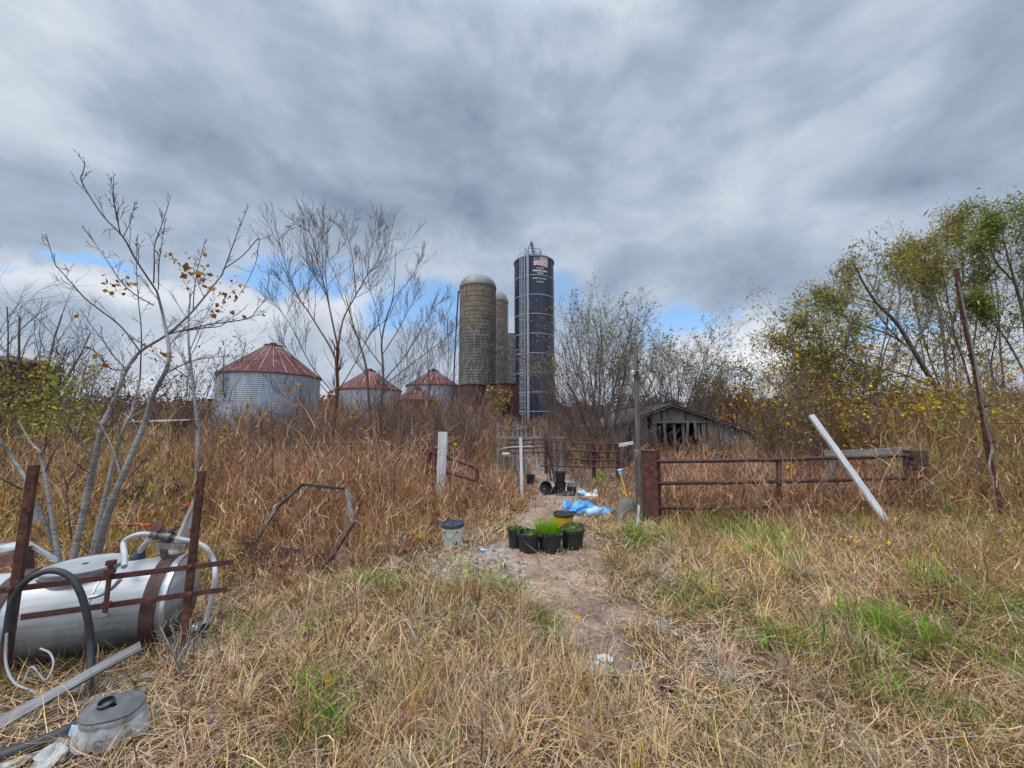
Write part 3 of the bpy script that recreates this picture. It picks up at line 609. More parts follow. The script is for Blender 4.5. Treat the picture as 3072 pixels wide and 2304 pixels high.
b = MB(); b.pipe([P(1974, 1330, 6.28), zdown(P(1978, 1548, 6.28))], .032, 10); b.build('stile', M['rust'], gate)
b = MB(); b.pipe([P(2716, 1362, Yg1), P(2716, 1516, Yg1)], .03, 10); b.build('stile', M['rust_dark'], gate)
b = MB(); b.pipe([P(2235, 1468, gY(2235)), P(2178, 1556, gY(2178) - .02)], .010, 6); b.build('brace_rod', M['rust_dark'], gate)
p = P(2743, 1350, 6.65)
th = thing('gate_post', 'rust stained square post at the right end of the long gate', 'post', (p.x, p.y, gz(p.x, p.y)))
b = MB(); b.box((p.x, p.y, (p.z + gz(p.x, p.y) - .3) / 2), (.24, .2, p.z - gz(p.x, p.y) + .3)); b.build('post', M['rust_dark'], th, bevel=.012)
b = MB(); b.lathe((p.x, p.y, p.z - .30), [(.175, -.012), (.185, 0), (.175, .012)], 4); b.build('strap', M['black_iron'], th)
b = MB(); b.box((p.x + .08, p.y - .108, p.z - .33), (.03, .01, .05)); b.build('red_tag', M['red_plastic'], th)
b = MB(); b.bar((p.x - .16, p.y - .05, p.z - .1), (p.x - .10, p.y - .05, p.z - .1), .06, .05); b.build('latch', M['rust'], th)
b = MB()
for i in range(9):
    k = i / 8; cc_ = Vector((p.x - .13 + .16 * k, p.y - .115, p.z - .28 - .09 * math.sin(math.pi * k))); b.pipe([cc_ + Vector((.014 * math.cos(a), .004 * (1 if i % 2 else -1) * math.sin(a), .009 * math.sin(a))) for a in np.linspace(0, 6.28, 9)], .0035, 5)
tag(b.build('gate_chain', M['rust_dark']), 'short rusty chain looped round the right gate post', 'chain')
# board wing fence behind the gate's right end
p = P(2660, 1420, 7.4); th = thing('board_fence', 'grey horizontal board fence panel behind the right end of the gate', 'fence', (p.x, p.y, gz(p.x, p.y)))
plank('board', P(2475, 1366, 7.45), P(2725, 1352, 7.35), .15, .035, M['wood_grey'], th)
plank('board', P(2640, 1418, 7.4), P(2724, 1425, 7.35), .14, .03, M['wood_grey'], th)
plank('board', P(2610, 1452, 7.4), P(2725, 1476, 7.3), .24, .03, M['wood_grey'], th)
plank('board', P(2480, 1480, 7.45), P(2640, 1492, 7.4), .18, .03, M['wood_brown'], th)
for px_ in (2490, 2645): plank('post', zdown(P(px_, 1540, 7.5)), P(px_, 1350, 7.5), .12, .1, M['wood_brown'], th)
# the pale plank leaning on the gate
bd = plank('leaning_plank', zdown(P(2671, 1562, 5.75), .0), P(2433, 1246, 6.33), .105, .035, M['wood_pale'], None, face=(.1, -1, .25), warp=.003)
tag(bd, 'long bleached plank leaning slantwise against the rusty gate', 'plank')
# post, pole and things by the left end of the gate
po = plank('wooden_post', zdown(P(1930, 1556, 6.35)), P(1917, 1347, 6.45), .13, .12, M['wood_dark'], None, warp=.014)
tag(po, 'split grey wooden post hugging the rusty square gate post', 'post')
p = P(1907, 1300, 7.3); th = thing('tall_pole', 'tall thin grey pole with a small insulator beside the bare willows', 'pole', (p.x, p.y, gz(p.x, p.y)))
b = MB(); t_ = P(1907, 1041, 7.3); q_ = P(1914, 1500, 7.3)
b.pipe([(q_.x, q_.y, gz(q_.x, q_.y) - .2), q_.lerp(t_, .5) + Vector((.01, 0, 0)), t_], [.052, .047, .038], 12); b.build('shaft', M['wood_dark'], th)
b = MB(); ii = P(1898, 1119, 7.26); b.lathe(ii, [(.012, -.07), (.03, -.05), (.045, -.02), (.03, 0), (.045, .02), (.03, .045), (.008, .06)], 12); b.pipe([ii, P(1907, 1122, 7.3)], .012, 6); b.build('insulator', M['white_dirty'], th)
b = MB(); b.box(P(1916, 1086, 7.26), (.04, .05, .05)); b.box(P(1912, 1125, 7.24), (.05, .03, .14)); b.build('bracket', M['black_iron'], th)
bl = plank('short_board', P(1856, 1335, 6.6), P(1898, 1328, 6.5), .055, .03, M['wood_pale']); tag(bl, 'short pale board stuck out level from the gate corner', 'board')
p = P(1858, 1338, 6.6); th = thing('yellow_handle_tool', 'yellow handled garden tool standing up beside the mossy slab', 'tool', (p.x, p.y, gz(p.x, p.y)))
b = MB(); b.pipe([P(1881, 1492, 6.9), P(1862, 1424, 7.0)], .017, 8); b.build('handle', M['yellow'], th)
b = MB(); b.pipe([P(1862, 1424, 7.0), P(1858, 1410, 7.0)], .03, 8); b.pipe([P(1852, 1411, 7.0), P(1866, 1409, 7.0)], .02, 8); b.build('grip', M['pale_blue'], th)
b = MB(); p0 = Gp(1880, 1553); b.lathe(p0 + Vector((0, 0, -.05)), [(.19, 0), (.185, .12), (.15, .26), (.09, .36), (.02, .40)], 18, wob=lambda a, z: 1 + .22 * math.sin(a * 2 + 1) + .10 * math.sin(a * 5 + z * 9))
tag(b.build('mossy_slab', M['stone']), 'mossy grey lump of stone at the foot of the split wooden post', 'stone')
st = plank('white_stake', zdown(P(1909, 1562, 5.8), 0), P(1916, 1516, 5.85), .03, .02, M['pvc']); tag(st, 'short white stake leaning by the mossy stone', 'stake')
sl2 = plank('wooden_lath', zdown(P(1850, 1552, 6.0), 0), P(1864, 1508, 6.1), .06, .02, M['wood_brown']); tag(sl2, 'brown slat leaning on the left of the mossy stone', 'slat')

# ------------------------------------------------------------------ grey post, plate and bent tube gate on the left of the track
po = plank('wooden_post', zdown(P(1323, 1500, 7.0)), P(1330, 1296, 7.0), .165, .12, M['wood_pale'], None, warp=.006)
tag(po, 'square bleached wooden post standing among the brown weeds left of the track', 'post')
p = P(1304, 1380, 7.2); th = thing('tube_gate', 'bent rusty tube gate swung open behind the bleached wooden post', 'gate', (p.x, p.y, gz(p.x, p.y)))
b = MB(); b.pipe([zdown(P(1284, 1486, 7.15)), P(1283, 1420, 7.15), P(1290, 1356, 7.2), P(1292, 1346, 7.2)], .042, 12); b.build('stile', M['rust_red'], th)
b = MB(); b.pipe(crom([P(1288, 1352, 7.2), P(1345, 1372, 7.0), P(1412, 1395, 6.7), P(1428, 1404, 6.65), P(1432, 1416, 6.64), P(1429, 1442, 6.64)], 5), .036, 12); b.build('top_rail', M['rust_red'], th)
b = MB(); b.pipe([P(1286, 1404, 7.15), P(1350, 1418, 6.95), P(1428, 1441, 6.64)], .034, 12); b.build('rail', M['rust_red'], th)
b = MB(); b.pipe([P(1286, 1444, 7.12), P(1345, 1452, 6.95)], .034, 12); b.build('rail', M['rust_red'], th)
pl = MB(); pl.sheet([P(1297, 1344, 7.12), P(1316, 1344, 7.1), P(1316, 1424, 7.1), P(1295, 1424, 7.12)], .012)
tag(pl.build('steel_plate', M['rust_red']), 'flat dark red steel plate upright behind the bleached wooden post', 'plate')
po = plank('thin_post', zdown(P(1566, 1418, 9.4)), P(1562, 1313, 9.6), .075, .05, M['wood_pale'], None, warp=.004); tag(po, 'thin whitish post standing alone in the brown weeds by the track', 'post')

# ------------------------------------------------------------------ containers
def potmesh(c, r0, r1, h, mat_, name, label, cat, group=None, axis=None, soil=True, rim=.012):
    c = Vector(c); th = thing(name, label, cat, c, group)
    b = MB(); b.lathe(c, [(.02, 0), (r0 * .96, 0), (r0, .01), (r0 + (r1 - r0) * .5, h * .5), (r1, h - .035), (r1 + rim, h - .03), (r1 + rim, h), (r1 - .004, h), (r1 - .012, h - .05), (r0 * .9, .03), (.02, .03)], 36, axis=axis); b.build('pot_wall', mat_, th)
    if soil and axis is None:
        b = MB(); b.lathe(c, [(r1 - .012, h - .05), (r1 * .6, h - .03), (r1 * .3, h - .025), (.01, h - .02)], 24, wob=lambda a, z: 1 + .06 * math.sin(a * 5)); b.build('soil', M['soil'], th)
    return th
POTS = []
gp = 'black nursery pots with seedlings'
def potat(px, pyb, halfpx, h, label):
    c = Gp(px, pyb); r = halfpx * c.y / FPX; th = potmesh(c - Vector((0, 0, .02)), r * .80, r * .97, h, M['black_plastic'], 'plant_pot', label, 'pot', gp); POTS.append((th, c, r, h)); return th
potat(1586, 1652, 33, .245, 'black pot with scrubby sprouts, second from left in the row')
potat(1650, 1649, 36, .25, 'black pot with the brightest tall green tuft in it')
potat(1717, 1643, 35, .265, 'black pot with wispy pale shoots, right end of the row')
potat(1546, 1640, 22, .25, 'small black pot with tiny clover leaves, left end of the row')
potat(1722, 1612, 27, .19, 'black pot half hidden behind the right end pot')
# cream bucket with a dark lid
c = Gp(1357, 1645) - Vector((0, 0, .015)); th = thing('bucket', 'dirty cream bucket with a dark lid on the pale rubble', 'bucket', c)
b = MB(); b.lathe(c, [(.02, 0), (.112, 0), (.118, .012), (.132, .255), (.139, .258), (.139, .27), (.133, .274), (.136, .315), (.12, .316)], 40); b.build('body', M['cream_plastic'], th)
b = MB(); b.lathe(c, [(.139, .292), (.149, .294), (.151, .322), (.146, .336), (.134, .336), (.130, .322), (.02, .318)], 40); b.build('lid', M['navy_plastic'], th)
b = MB()
for s_ in (-1, 1): b.lathe(c + Vector((.095 * s_, -.10, .262)), [(.02, -.008), (.02, .008), (.004, .012)], 10, axis=(s_ * .7, -.7, 0))
b.build('handle_lug', M['cream_plastic'], th)
b = MB(); b.pipe(crom([c + Vector((-.10, -.105, .262)), c + Vector((-.07, -.135, .20)), c + Vector((0, -.148, .165)), c + Vector((.05, -.14, .215)), c + Vector((.085, -.115, .262))], 6), .003, 6); b.build('wire_handle', M['black_iron'], th)
b = MB(); mx = random.Random(4)
for (ax, zc, sx, sz) in ((.42, .12, .035, .022), (.52, .10, .022, .014), (.40, .045, .05, .012)):
    a0 = -math.pi / 2 + ax; rr = .1345
    b.add([c + Vector(((.119 + .05 * (zc + sz * math.sin(k)) ) * math.cos(a0 + sx / rr * math.cos(k)), (.119 + .05 * (zc + sz * math.sin(k))) * math.sin(a0 + sx / rr * math.cos(k)), zc + sz * math.sin(k) * mx.uniform(.6, 1))) for k in np.linspace(0, 5.6, 9)], [tuple(range(9))])
b.build('printed_mark', M['black_iron'], th)
# yellow bucket behind the pots
c = Gp(1691, 1594) - Vector((0, 0, .06)); th = thing('bucket', 'yellow bucket with a black rim behind the green pots', 'bucket', c)
b = MB(); b.lathe(c, [(.02, 0), (.125, 0), (.14, .2), (.148, .205), (.148, .22), (.14, .222), (.148, .25), (.148, .262), (.14, .265), (.142, .30), (.13, .30), (.12, .05)], 36); b.build('body', M['yellow'], th)
b = MB(); b.lathe(c, [(.142, .288), (.157, .29), (.158, .325), (.147, .332), (.14, .325), (.135, .31), (.02, .30)], 36); b.build('rim', M['black_plastic'], th)
# black pots scattered further up the track
def bpot(px, py, Y, r, h, axis, label, name='plant_pot'):
    c = P(px, py, Y); return potmesh(c, r * .82, r, h, M['black_plastic'], name, label, 'pot', 'empty black pots up the track', axis, False)
Yp = 10.2
q_ = Gp(1681, 1480); Yp = q_.y
bpot(1681, 1481, Yp, .17, .33, (0, 0, 1), 'lower black pot of the upright pair up the track')
bpot(1681, 1449, Yp, .155, .33, (.02, 0, 1), 'upper black pot stacked on top of another up the track')
bpot(1702, 1460, Yp + .1, .135, .27, (1, -.25, -.12), 'tipped black pot lying right of the stacked pair')
bpot(1632, 1466, Yp - .3, .175, .2, (.25, -1, .35), 'black pot lying with its round bottom towards the track, left of the stacked pair')
bpot(1652, 1478, Yp - .2, .12, .2, (1, -.5, .5), 'small black pot wedged between the round bottomed pot and the stacked pair')
bpot(1590, 1451, Yp + .6, .13, .27, (.08, -.1, 1), 'black pot standing alone near the thin whitish post')
bpot(1670, 1492, Yp - .8, .12, .34, (1, .1, .05), 'long dark pot lying crosswise in front of the stacked pair')
b = MB(); c = P(1705, 1486, Yp - .8); b.lathe(c, [(.02, -.08), (.16, -.06), (.2, .03), (.14, .1), (.02, .12)], 16, wob=lambda a, z: 1 + .18 * math.sin(a * 3) + .1 * math.sin(a * 7)); tag(b.build('dark_bag', M['black_plastic']), 'crumpled dark bag beside the long pot lying on the track', 'bag')
# blue sheet and litter
def crumple(c, size, mat_, name, label, cat, seed, n=20, amp=.35):
    r_ = np.random.default_rng(seed); c = Vector(c); b = MB(); f = r_.uniform(1.5, 6, 6); ph = r_.uniform(0, 6, 6)
    prof = [(max(.01, math.sin(a)), -math.cos(a) * .5 + .42) for a in np.linspace(.05, math.pi - .05, 16)]
    vs = []; m_ = 28
    for (rr, z) in prof:
        for k in range(m_):
            a = 2 * math.pi * k / m_
            w_ = 1 + amp * (math.sin(a * 2 + ph[0] + z * f[0]) * .4 + math.sin(a * 3 + ph[1] - z * f[1] * 2) * .35 + math.sin(a * 7 + ph[2] + z * 9) * .22) + r_.normal(0, .05)
            vs.append(c + Vector((rr * math.cos(a) * size[0] * w_, rr * math.sin(a) * size[1] * w_, (z * (1 + .25 * math.sin(a * 3 + ph[3]) + r_.normal(0, .05))) * size[2])))
    fs = [(i * m_ + k, i * m_ + (k + 1) % m_, (i + 1) * m_ + (k + 1) % m_, (i + 1) * m_ + k) for i in range(len(prof) - 1) for k in range(m_)]
    b.add(vs, fs, 0, True); o = b.build(name, mat_); tag(o, label, cat); return o
c = Gp(1765, 1552)
crumple(c + Vector((-.05, .25, 0)), (.21, .14, .20), M['blue_tarp'], 'blue_tarp', 'bright blue crumpled tarp heap behind the yellow bucket', 'tarp', 1)
crumple(c + Vector((.27, .1, 0)), (.15, .11, .14), M['blue_tarp'], 'blue_bag', 'bright blue knotted bag at the right end of the tarp heap', 'bag', 2)
crumple(c + Vector((-.30, .35, 0)), (.10, .09, .18), M['blue_tarp'], 'blue_bag', 'blue bag half in the weeds at the left end of the tarp heap', 'bag', 5)
th = thing('blue_jug', 'pale blue plastic jug lying in front of the tarp heap', 'jug', c + Vector((.06, -.12, .1)))
b = MB(); b.lathe(c + Vector((-.06, -.16, .10)), [(.015, -.01), (.055, 0), (.072, .02), (.076, .09), (.067, .11), (.076, .13), (.074, .2), (.04, .23), (.024, .25), (.024, .27)], 24, axis=(1, .15, .25)); b.build('body', M['pale_blue'], th)
b = MB(); b.lathe(c + Vector((.199, -.121, .166)), [(.028, 0), (.028, .02), (.005, .022)], 14, axis=(1, .15, .25)); b.build('cap', M['blue_tarp'], th)
c = Gp(1745, 1488); crumple(c + Vector((0, 0, .02)), (.14, .1, .14), M['pale_blue'], 'grey_bag', 'greyish blue bag among the litter up the track', 'bag', 8)
c = Gp(1772, 1496); crumple(c, (.18, .12, .13), M['paper'], 'pink_bag', 'whitish crumpled bag right of the greyish blue bag up the track', 'bag', 9)
c = Gp(1788, 1482); crumple(c, (.08, .06, .12), M['paper'], 'white_cup', 'small white scrap standing beyond the crumpled whitish bag', 'scrap', 10)
for i, (px, py, s_, mk_, lab) in enumerate(((1800, 2022, .075, 'stone', 'pale flat stone lying on the track edge near the viewer'), (1818, 1984, .045, 'paper', 'white plastic scrap just beyond the pale flat stone'),
        (2345, 1885, .035, 'paper', 'white scrap in the grass in front of the gate'), (655, 1966, .06, 'paper', 'crumpled white paper right of the rusty frame foot'),
        (700, 1984, .04, 'paper', 'torn white strip next to the crumpled paper by the rusty frame'), (640, 2166, .035, 'paper', 'white wrapper in the grass right of the dark lidded drum'),
        (745, 2060, .07, 'stone', 'grey broken block lying in the grass right of the crumpled paper'), (1450, 1654, .035, 'pale_blue', 'pale blue wrapper on the rubble between bucket and pots'),
        (1905, 2000, .035, 'stone', 'small pale pebble right of the track stone'), (2005, 2066, .05, 'rust_dark', 'curled brown dead leaf right of the track'))):
    c = Gp(px, py); crumple(c + Vector((0, 0, .01)), (s_, s_ * .8, s_ * .55), M['wood_pale'] if (mk_ == 'stone' and i == 0) else M[mk_], 'stone' if mk_ == 'stone' else ('dead_leaf' if mk_ == 'rust_dark' else 'litter_scrap'), lab, 'stone' if mk_ == 'stone' else ('leaf' if mk_ == 'rust_dark' else 'litter'), 30 + i, amp=.5)
# red bits and dark tubs in the brush behind the saplings
for i, (a, bq, Y, lab) in enumerate((((400, 1529), (464, 1541), 5.6, 'short red strip lying in the brush behind the saplings'), ((350, 1574), (455, 1577), 4.9, 'long frayed red strip on the weeds just behind the saplings'), ((548, 1526), (574, 1508), 5.2, 'red strip rising beside the right frame post'))):
    b = MB(); A_, B_ = P(*a, Y), P(*bq, Y); n_ = 8
    pts = [A_.lerp(B_, k / n_) + Vector((0, random.gauss(0, .02), random.gauss(0, .01))) for k in range(n_ + 1)]
    b.pipe(pts, .022, 7); tag(b.build('red_strip', M['red_plastic']), lab, 'strip', 'red strips in the brush')
for (px, py, Y, r_, lab) in ((405, 1512, 5.8, .11, 'dark tub in the brush behind the right sapling stem'), (540, 1508, 6.0, .12, 'dark tub in the brush beside the right frame post')):
    c = P(px, py, Y); potmesh(c, r_ * .85, r_, .24, M['black_plastic'], 'dark_tub', lab, 'tub', 'dark tubs in the brush', (.2, -.3, 1), False)

# ------------------------------------------------------------------ bent frame of an old implement
p = Gp(845, 1700); th = thing('bent_frame', 'bent dark iron frame of an old implement tilted in the brown weeds', 'frame', p)
def fp(cx, cy, Y): return P(640 + cx * .2411, 1400 + cy * .2411, Y)
b = MB()
for (a, bq, w_) in ((fp(505, 950, 4.35), fp(800, 500, 4.75), .038), (fp(785, 520, 4.73), fp(1115, 215, 4.95), .045), (fp(1090, 220, 4.95), fp(1655, 278, 4.75), .034)): b.bar(a, bq, w_, .03)
b.build('upper_bar', M['black_iron'], th)
b = MB(); b.bar(fp(1662, 268, 4.75), fp(1735, 720, 4.35), .05, .016, up=(.3, -1, 0)); b.build('flat_bar', M['wood_dark'], th)
b = MB(); b.bar(fp(1745, 690, 4.36), fp(1455, 1150, 4.12), .042, .034); b.bar(fp(1470, 1120, 4.14), fp(1335, 1280, 4.05), .05, .04); b.build('lower_bar', M['rust_dark'], th)
b = MB(); b.bar(fp(360, 1015, 4.4), fp(1350, 1165, 4.15), .05, .14, up=(0, .4, 1)); b.build('channel', M['rust_dark'], th, bevel=.004)
b = MB(); b.bar(fp(390, 1120, 4.38), fp(900, 1200, 4.25), .015, .13, up=(0, -1, 0)); b.bar(fp(700, 1150, 4.3), fp(760, 1420, 4.25), .05, .05); b.bar(fp(330, 1060, 4.4), fp(330, 1400, 4.4), .06, .05); b.build('back_plate', M['black_iron'], th)

# ------------------------------------------------------------------ stainless tank in its rusty angle iron frame
FA = Vector((-3.19, 2.30, 0)); FB = Vector((-2.07, 2.75, 0)); ft = (FB - FA).normalized(); fn = Vector((-ft.y, ft.x, 0))
def F(px, py, off=0.0):                  # point under a pixel on the frame's upright plane (off metres behind it)
    d = ray(px, py); A_ = FA + fn * off; k = fn.dot(A_) / fn.dot(Vector((d.x, d.y, 0)))
    return Vector((d.x * k, d.y * k, EYE + d.z * k))
frame = thing('angle_iron_frame', 'rusty angle iron frame standing in front of the steel tank', 'frame', F(330, 1990))
for (a, bq) in (((97, 1395), (4, 2020)), ((603, 1413), (545, 1945))):
    A_, B_ = F(*a), F(*bq); b = MB(); b.bar(B_, A_, .042, .007, up=-fn); b.bar(B_ + ft * .020 + fn * .014, A_ + ft * .020 + fn * .014, .006, .026, up=-fn)
    hz = [(.12, 1), (.22, 0), (.34, 0), (.47, 1), (.62, 0), (.78, 0)]
    pst = b.build('post', M['rust'], frame, bevel=.002)
    b = MB()
    for (k, big) in hz:
        c = A_.lerp(B_, k) - fn * .0065; b.lathe(c, [(.010 if big else .007, -.001), (.010 if big else .007, .001), (.001, .0012)], 12, axis=-fn)
    b.build('bolt_hole', M['soil'], pst)
for (a, bq) in (((-90, 1783), (700, 1685)), ((62, 1852), (682, 1767))):
    A_, B_ = F(*a, -.012), F(*bq, -.012); b = MB(); b.bar(A_, B_, .036, .008, up=fn); rl = b.build('rail', M['rust_red'], frame, bevel=.002)
    b = MB()
    for px in (30, 570):
        c = F(px, a[1] + (bq[1] - a[1]) * (px - a[0]) / (bq[0] - a[0]), -.018); b.lathe(c, [(.016, 0), (.016, .008), (.009, .012), (.001, .013)], 8, axis=-fn)
    b.build('bolt', M['rust'], rl)
b = MB(); b.pipe([F(333, 1686, -.03), F(314, 1846, -.03)], .013, 10); b.bar(F(320, 1689, -.03), F(347, 1687, -.03), .03, .03); b.bar(F(314, 1716, -.03), F(345, 1712, -.03), .03, .03); b.bar(F(303, 1816, -.03), F(332, 1812, -.03), .025, .03); b.build('clamp_rod', M['rust_red'], frame)
b = MB(); b.lathe(F(314, 1846, -.03), [(.02, -.012), (.024, -.006), (.024, .010), (.001, .014)], 14, axis=(0, -.4, -1)); b.build('rod_cap', M['stone'], frame)
b = MB(); b.bar(F(0, 2088, .02), F(520, 1972, .05), .075, .05, up=fn); b.build('base_beam', M['rust'], frame)
b = MB(); b.bar(F(440, 2012, -.04), F(455, 2050, -.05), .05, .02, up=fn); b.build('base_bracket', M['rust_red'], frame)
# tank: the axis runs behind the frame
TR = .295; zc = .295
def TA(px, off=.06 + TR):
    q_ = F(px, 1850, off); return Vector((q_.x, q_.y, zc))
e0, e1 = TA(-190), TA(538); Lt = (e1 - e0).length
tank = thing('steel_tank', 'dull stainless steel tank lying behind the rusty frame', 'tank', Vector((e1.x, e1.y, 0)))
m_, t = newmat('brushed_tank')
oc = t.n('ShaderNodeTexCoord').outputs['Object']; s = t.n('ShaderNodeSeparateXYZ', {0: oc})
v = t.n('ShaderNodeMapping', {0: oc, 3: (1.2, 1.2, 16)}).outputs[0]; br_ = t.noise(v, 1.6, 8, .6, .2); pt = t.noise(oc, 3.1, 9, .65, .5)
cc = t.ramp(br_, [(.3, (.25, .255, .26)), (.5, (.37, .38, .385)), (.72, (.49, .50, .505))])
mud = t.math('MULTIPLY', t.maprange(t.math('ADD', s.outputs[2], t.math('MULTIPLY', t.math('SUBTRACT', pt, .5), .32)), .47, .12), .97)
cc = t.mix(mud, cc, (.040, .040, .026)); cc = t.mix(t.maprange(pt, .55, .75, 0, .5), cc, (.24, .21, .17))
b_ = t.n('ShaderNodeBsdfPrincipled', {'Base Color': cc, 'Roughness': t.maprange(mud, 0, .8, .48, .85), 'Metallic': t.maprange(mud, 0, .8, .22, .0)})
t.n('ShaderNodeOutputMaterial', {0: b_.outputs[0]})
b = MB(); prof = [(.01, -.06), (TR * .5, -.05), (TR * .85, -.03), (TR * .97, -.008), (TR, .01)] + [(TR + .002 * math.sin(i * 1.7), Lt * i / 14) for i in range(1, 14)] + [(TR, Lt - .01), (TR * .97, Lt + .008), (TR * .85, Lt + .03), (TR * .5, Lt + .05), (.01, Lt + .06)]
b.lathe(e0, prof, 64, axis=(e1 - e0)); b.build('barrel', m_, tank)
b = MB()
for f_ in (.33, .68): b.lathe(e0.lerp(e1, f_), [(TR + .0015, -.006), (TR + .005, -.003), (TR + .005, .003), (TR + .0015, .006)], 56, axis=(e1 - e0)); b.build('weld_seam', M['steel'], tank); b = MB()
b = MB(); b.lathe(e1, [(TR + .002, -.02), (TR + .012, -.015), (TR + .012, .008), (TR - .004, .014)], 64, axis=(e1 - e0)); b.build('end_rim', M['steel'], tank)
for px in (66, 498):
    c = TA(px); b = MB(); b.lathe(c, [(TR + .004, -.04), (TR + .012, -.04), (TR + .012, .04), (TR + .004, .04)], 56, axis=(e1 - e0)); b.build('strap', M['rust_dark'], tank)
hc = TA(238) + Vector((0, 0, TR - .075)); b = MB(); b.lathe(hc, [(.205, 0), (.203, .075), (.216, .078), (.218, .092), (.205, .096), (.19, .088), (.10, .094), (.02, .095)], 56)
hat = b.build('hatch_collar', M['white_metal'], tank)
b = MB(); b.pipe([hc + Vector((.212 * math.cos(a), .212 * math.sin(a), .05)) for a in np.linspace(0, 2 * math.pi, 40)], .004, 6); b.build('clamp_wire', M['rust_dark'], hat)
for a in (-1.1, -2.4):
    b = MB(); cc_ = hc + Vector((.213 * math.cos(a), .213 * math.sin(a), .06)); b.box(cc_, (.03, .02, .06), Quaternion((0, 0, 1), a + 1.57)); b.build('clamp', M['steel'], hat)
# plumbing on the tank's top
plumb = thing('pipe_assembly', 'white hoses and grey valve manifold arching over the steel tank', 'pipes', TA(480) + Vector((0, 0, TR)))
def TP(px, py, off=.30): return F(px, py, off)
b = MB(); b.pipe(crom([TP(373, 1700, .10), TP(374, 1668, .2), TP(371, 1630), TP(390, 1612), TP(425, 1602), TP(460, 1604)], 6), .017, 12); b.build('hose', M['pvc'], plumb)
b = MB(); b.pipe(crom([TP(416, 1668, .42), TP(428, 1640, .38), TP(446, 1623, .34), TP(470, 1610, .3)], 6), .016, 12); b.build('hose', M['pvc'], plumb)
b = MB(); b.pipe(crom([TP(516, 1612), TP(555, 1620), TP(590, 1628), TP(622, 1648), TP(641, 1682), TP(645, 1728, .2), TP(637, 1790, .2), TP(625, 1832, .2), TP(616, 1868, .2)], 6), .017, 12); b.build('hose', M['pvc'], plumb)
b = MB(); b.lathe(TP(414, 1678, .42), [(.045, -.05), (.045, 0), (.03, .05), (.024, .06)], 14, axis=(.3, 0, 1)); b.build('hose_cuff', M['navy_plastic'], plumb)
mt = noisemat('tarnished_brass', [(.3, (.06, .062, .05)), (.6, (.15, .15, .125)), (.8, (.26, .25, .21))], 18, 6, .55, .4, bstr=.3)
b = MB(); b.pipe([TP(452, 1603), TP(480, 1606), TP(524, 1614)], [.026, .028, .024], 12); b.lathe(TP(470, 1605), [(.034, -.012), (.034, .012)], 8, axis=(1, .3, -.1)); b.lathe(TP(508, 1611), [(.036, -.015), (.036, .015)], 8, axis=(1, .3, -.1))
b.pipe([TP(490, 1608), TP(487, 1586)], .016, 8); b.build('valve_body', mt, plumb)
b = MB(); b.lathe(TP(470, 1583), [(.004, -.01), (.04, -.008), (.044, 0), (.04, .008), (.004, .01)], 16, axis=(0, -1, .35)); b.build('valve_wheel', M['rust_red'], plumb)
b = MB(); b.bar(TP(508, 1598), TP(537, 1580), .035, .02); b.build('valve_lever', M['navy_plastic'], plumb)
b = MB(); b.bar(TP(489, 1612), TP(493, 1672, .4), .04, .03); b.bar(TP(470, 1634), TP(560, 1640), .05, .04); b.build('valve_bracket', M['wood_brown'], plumb)
b = MB(); b.pipe(crom([TP(617, 1866, .2), TP(614, 1882, .2), TP(600, 1892, .2), TP(570, 1886, .2)], 5), .024, 12); b.build('elbow', M['rubber'], plumb)
b = MB(); b.lathe(TP(590, 1887, .2), [(.02, -.02), (.045, -.018), (.045, -.006), (.022, -.004), (.022, .004), (.045, .006), (.045, .018), (.02, .02)], 16, axis=(1, .35, .05)); b.build('flange', M['steel'], plumb)
b = MB(); b.pipe(crom([TP(362, 1738, .03), TP(335, 1765, .03), TP(300, 1785, .03), TP(268, 1793, .03)], 5), .013, 8); tag(b.build('spout_pipe', M['steel']), 'thin grey spout pipe sticking out in front of the steel tank', 'pipe')
b = MB(); b.pipe(crom([F(22, 1935, -.03), F(26, 1860, -.04), F(45, 1790, -.05), F(85, 1738, -.06), (F(150, 1712, -.06)), F(205, 1727, -.08), F(240, 1775, -.10), F(262, 1850, -.11), F(272, 1930, -.11), F(271, 2030, -.2), F(260, 2100, -.33), F(240, 2165, -.44)], 8), .0175, 14)
tag(b.build('black_hose', M['rubber']), 'thick black hose looped over the rusty frame', 'hose')
q_ = plank('grey_plank', F(-60, 2205, -.52), F(420, 1938, -.12), .055, .03, M['wood_grey'], None, face=-fn + Vector((0, 0, .6)), warp=.003); tag(q_, 'long grey plank propped slantwise in front of the steel tank', 'plank')
b = MB(); b.pipe(crom([F(20, 1900, -.06), F(18, 1990, -.07), F(45, 2050, -.10), F(100, 2075, -.13), F(118, 2110, -.16), F(90, 2160, -.2)], 6), .006, 6); tag(b.build('thin_hose', M['pvc']), 'thin pale hose hanging by the left frame post', 'hose')
b = MB(); b.pipe(crom([F(120, 1945, -.04), F(150, 1960, -.05), F(160, 1995, -.08), F(135, 2040, -.12), F(95, 2000, -.1), F(70, 2050, -.1)], 6), .005, 6); tag(b.build('thin_hose', M['pvc']), 'looped pale hose on the ground left of the black hose', 'hose')
p0 = plank('propped_post', F(515, 1690, .45), P(592, 1500, 3.6), .055, .05, M['wood_brown']); tag(p0, 'slanting brown stake just behind the right frame post', 'stake')
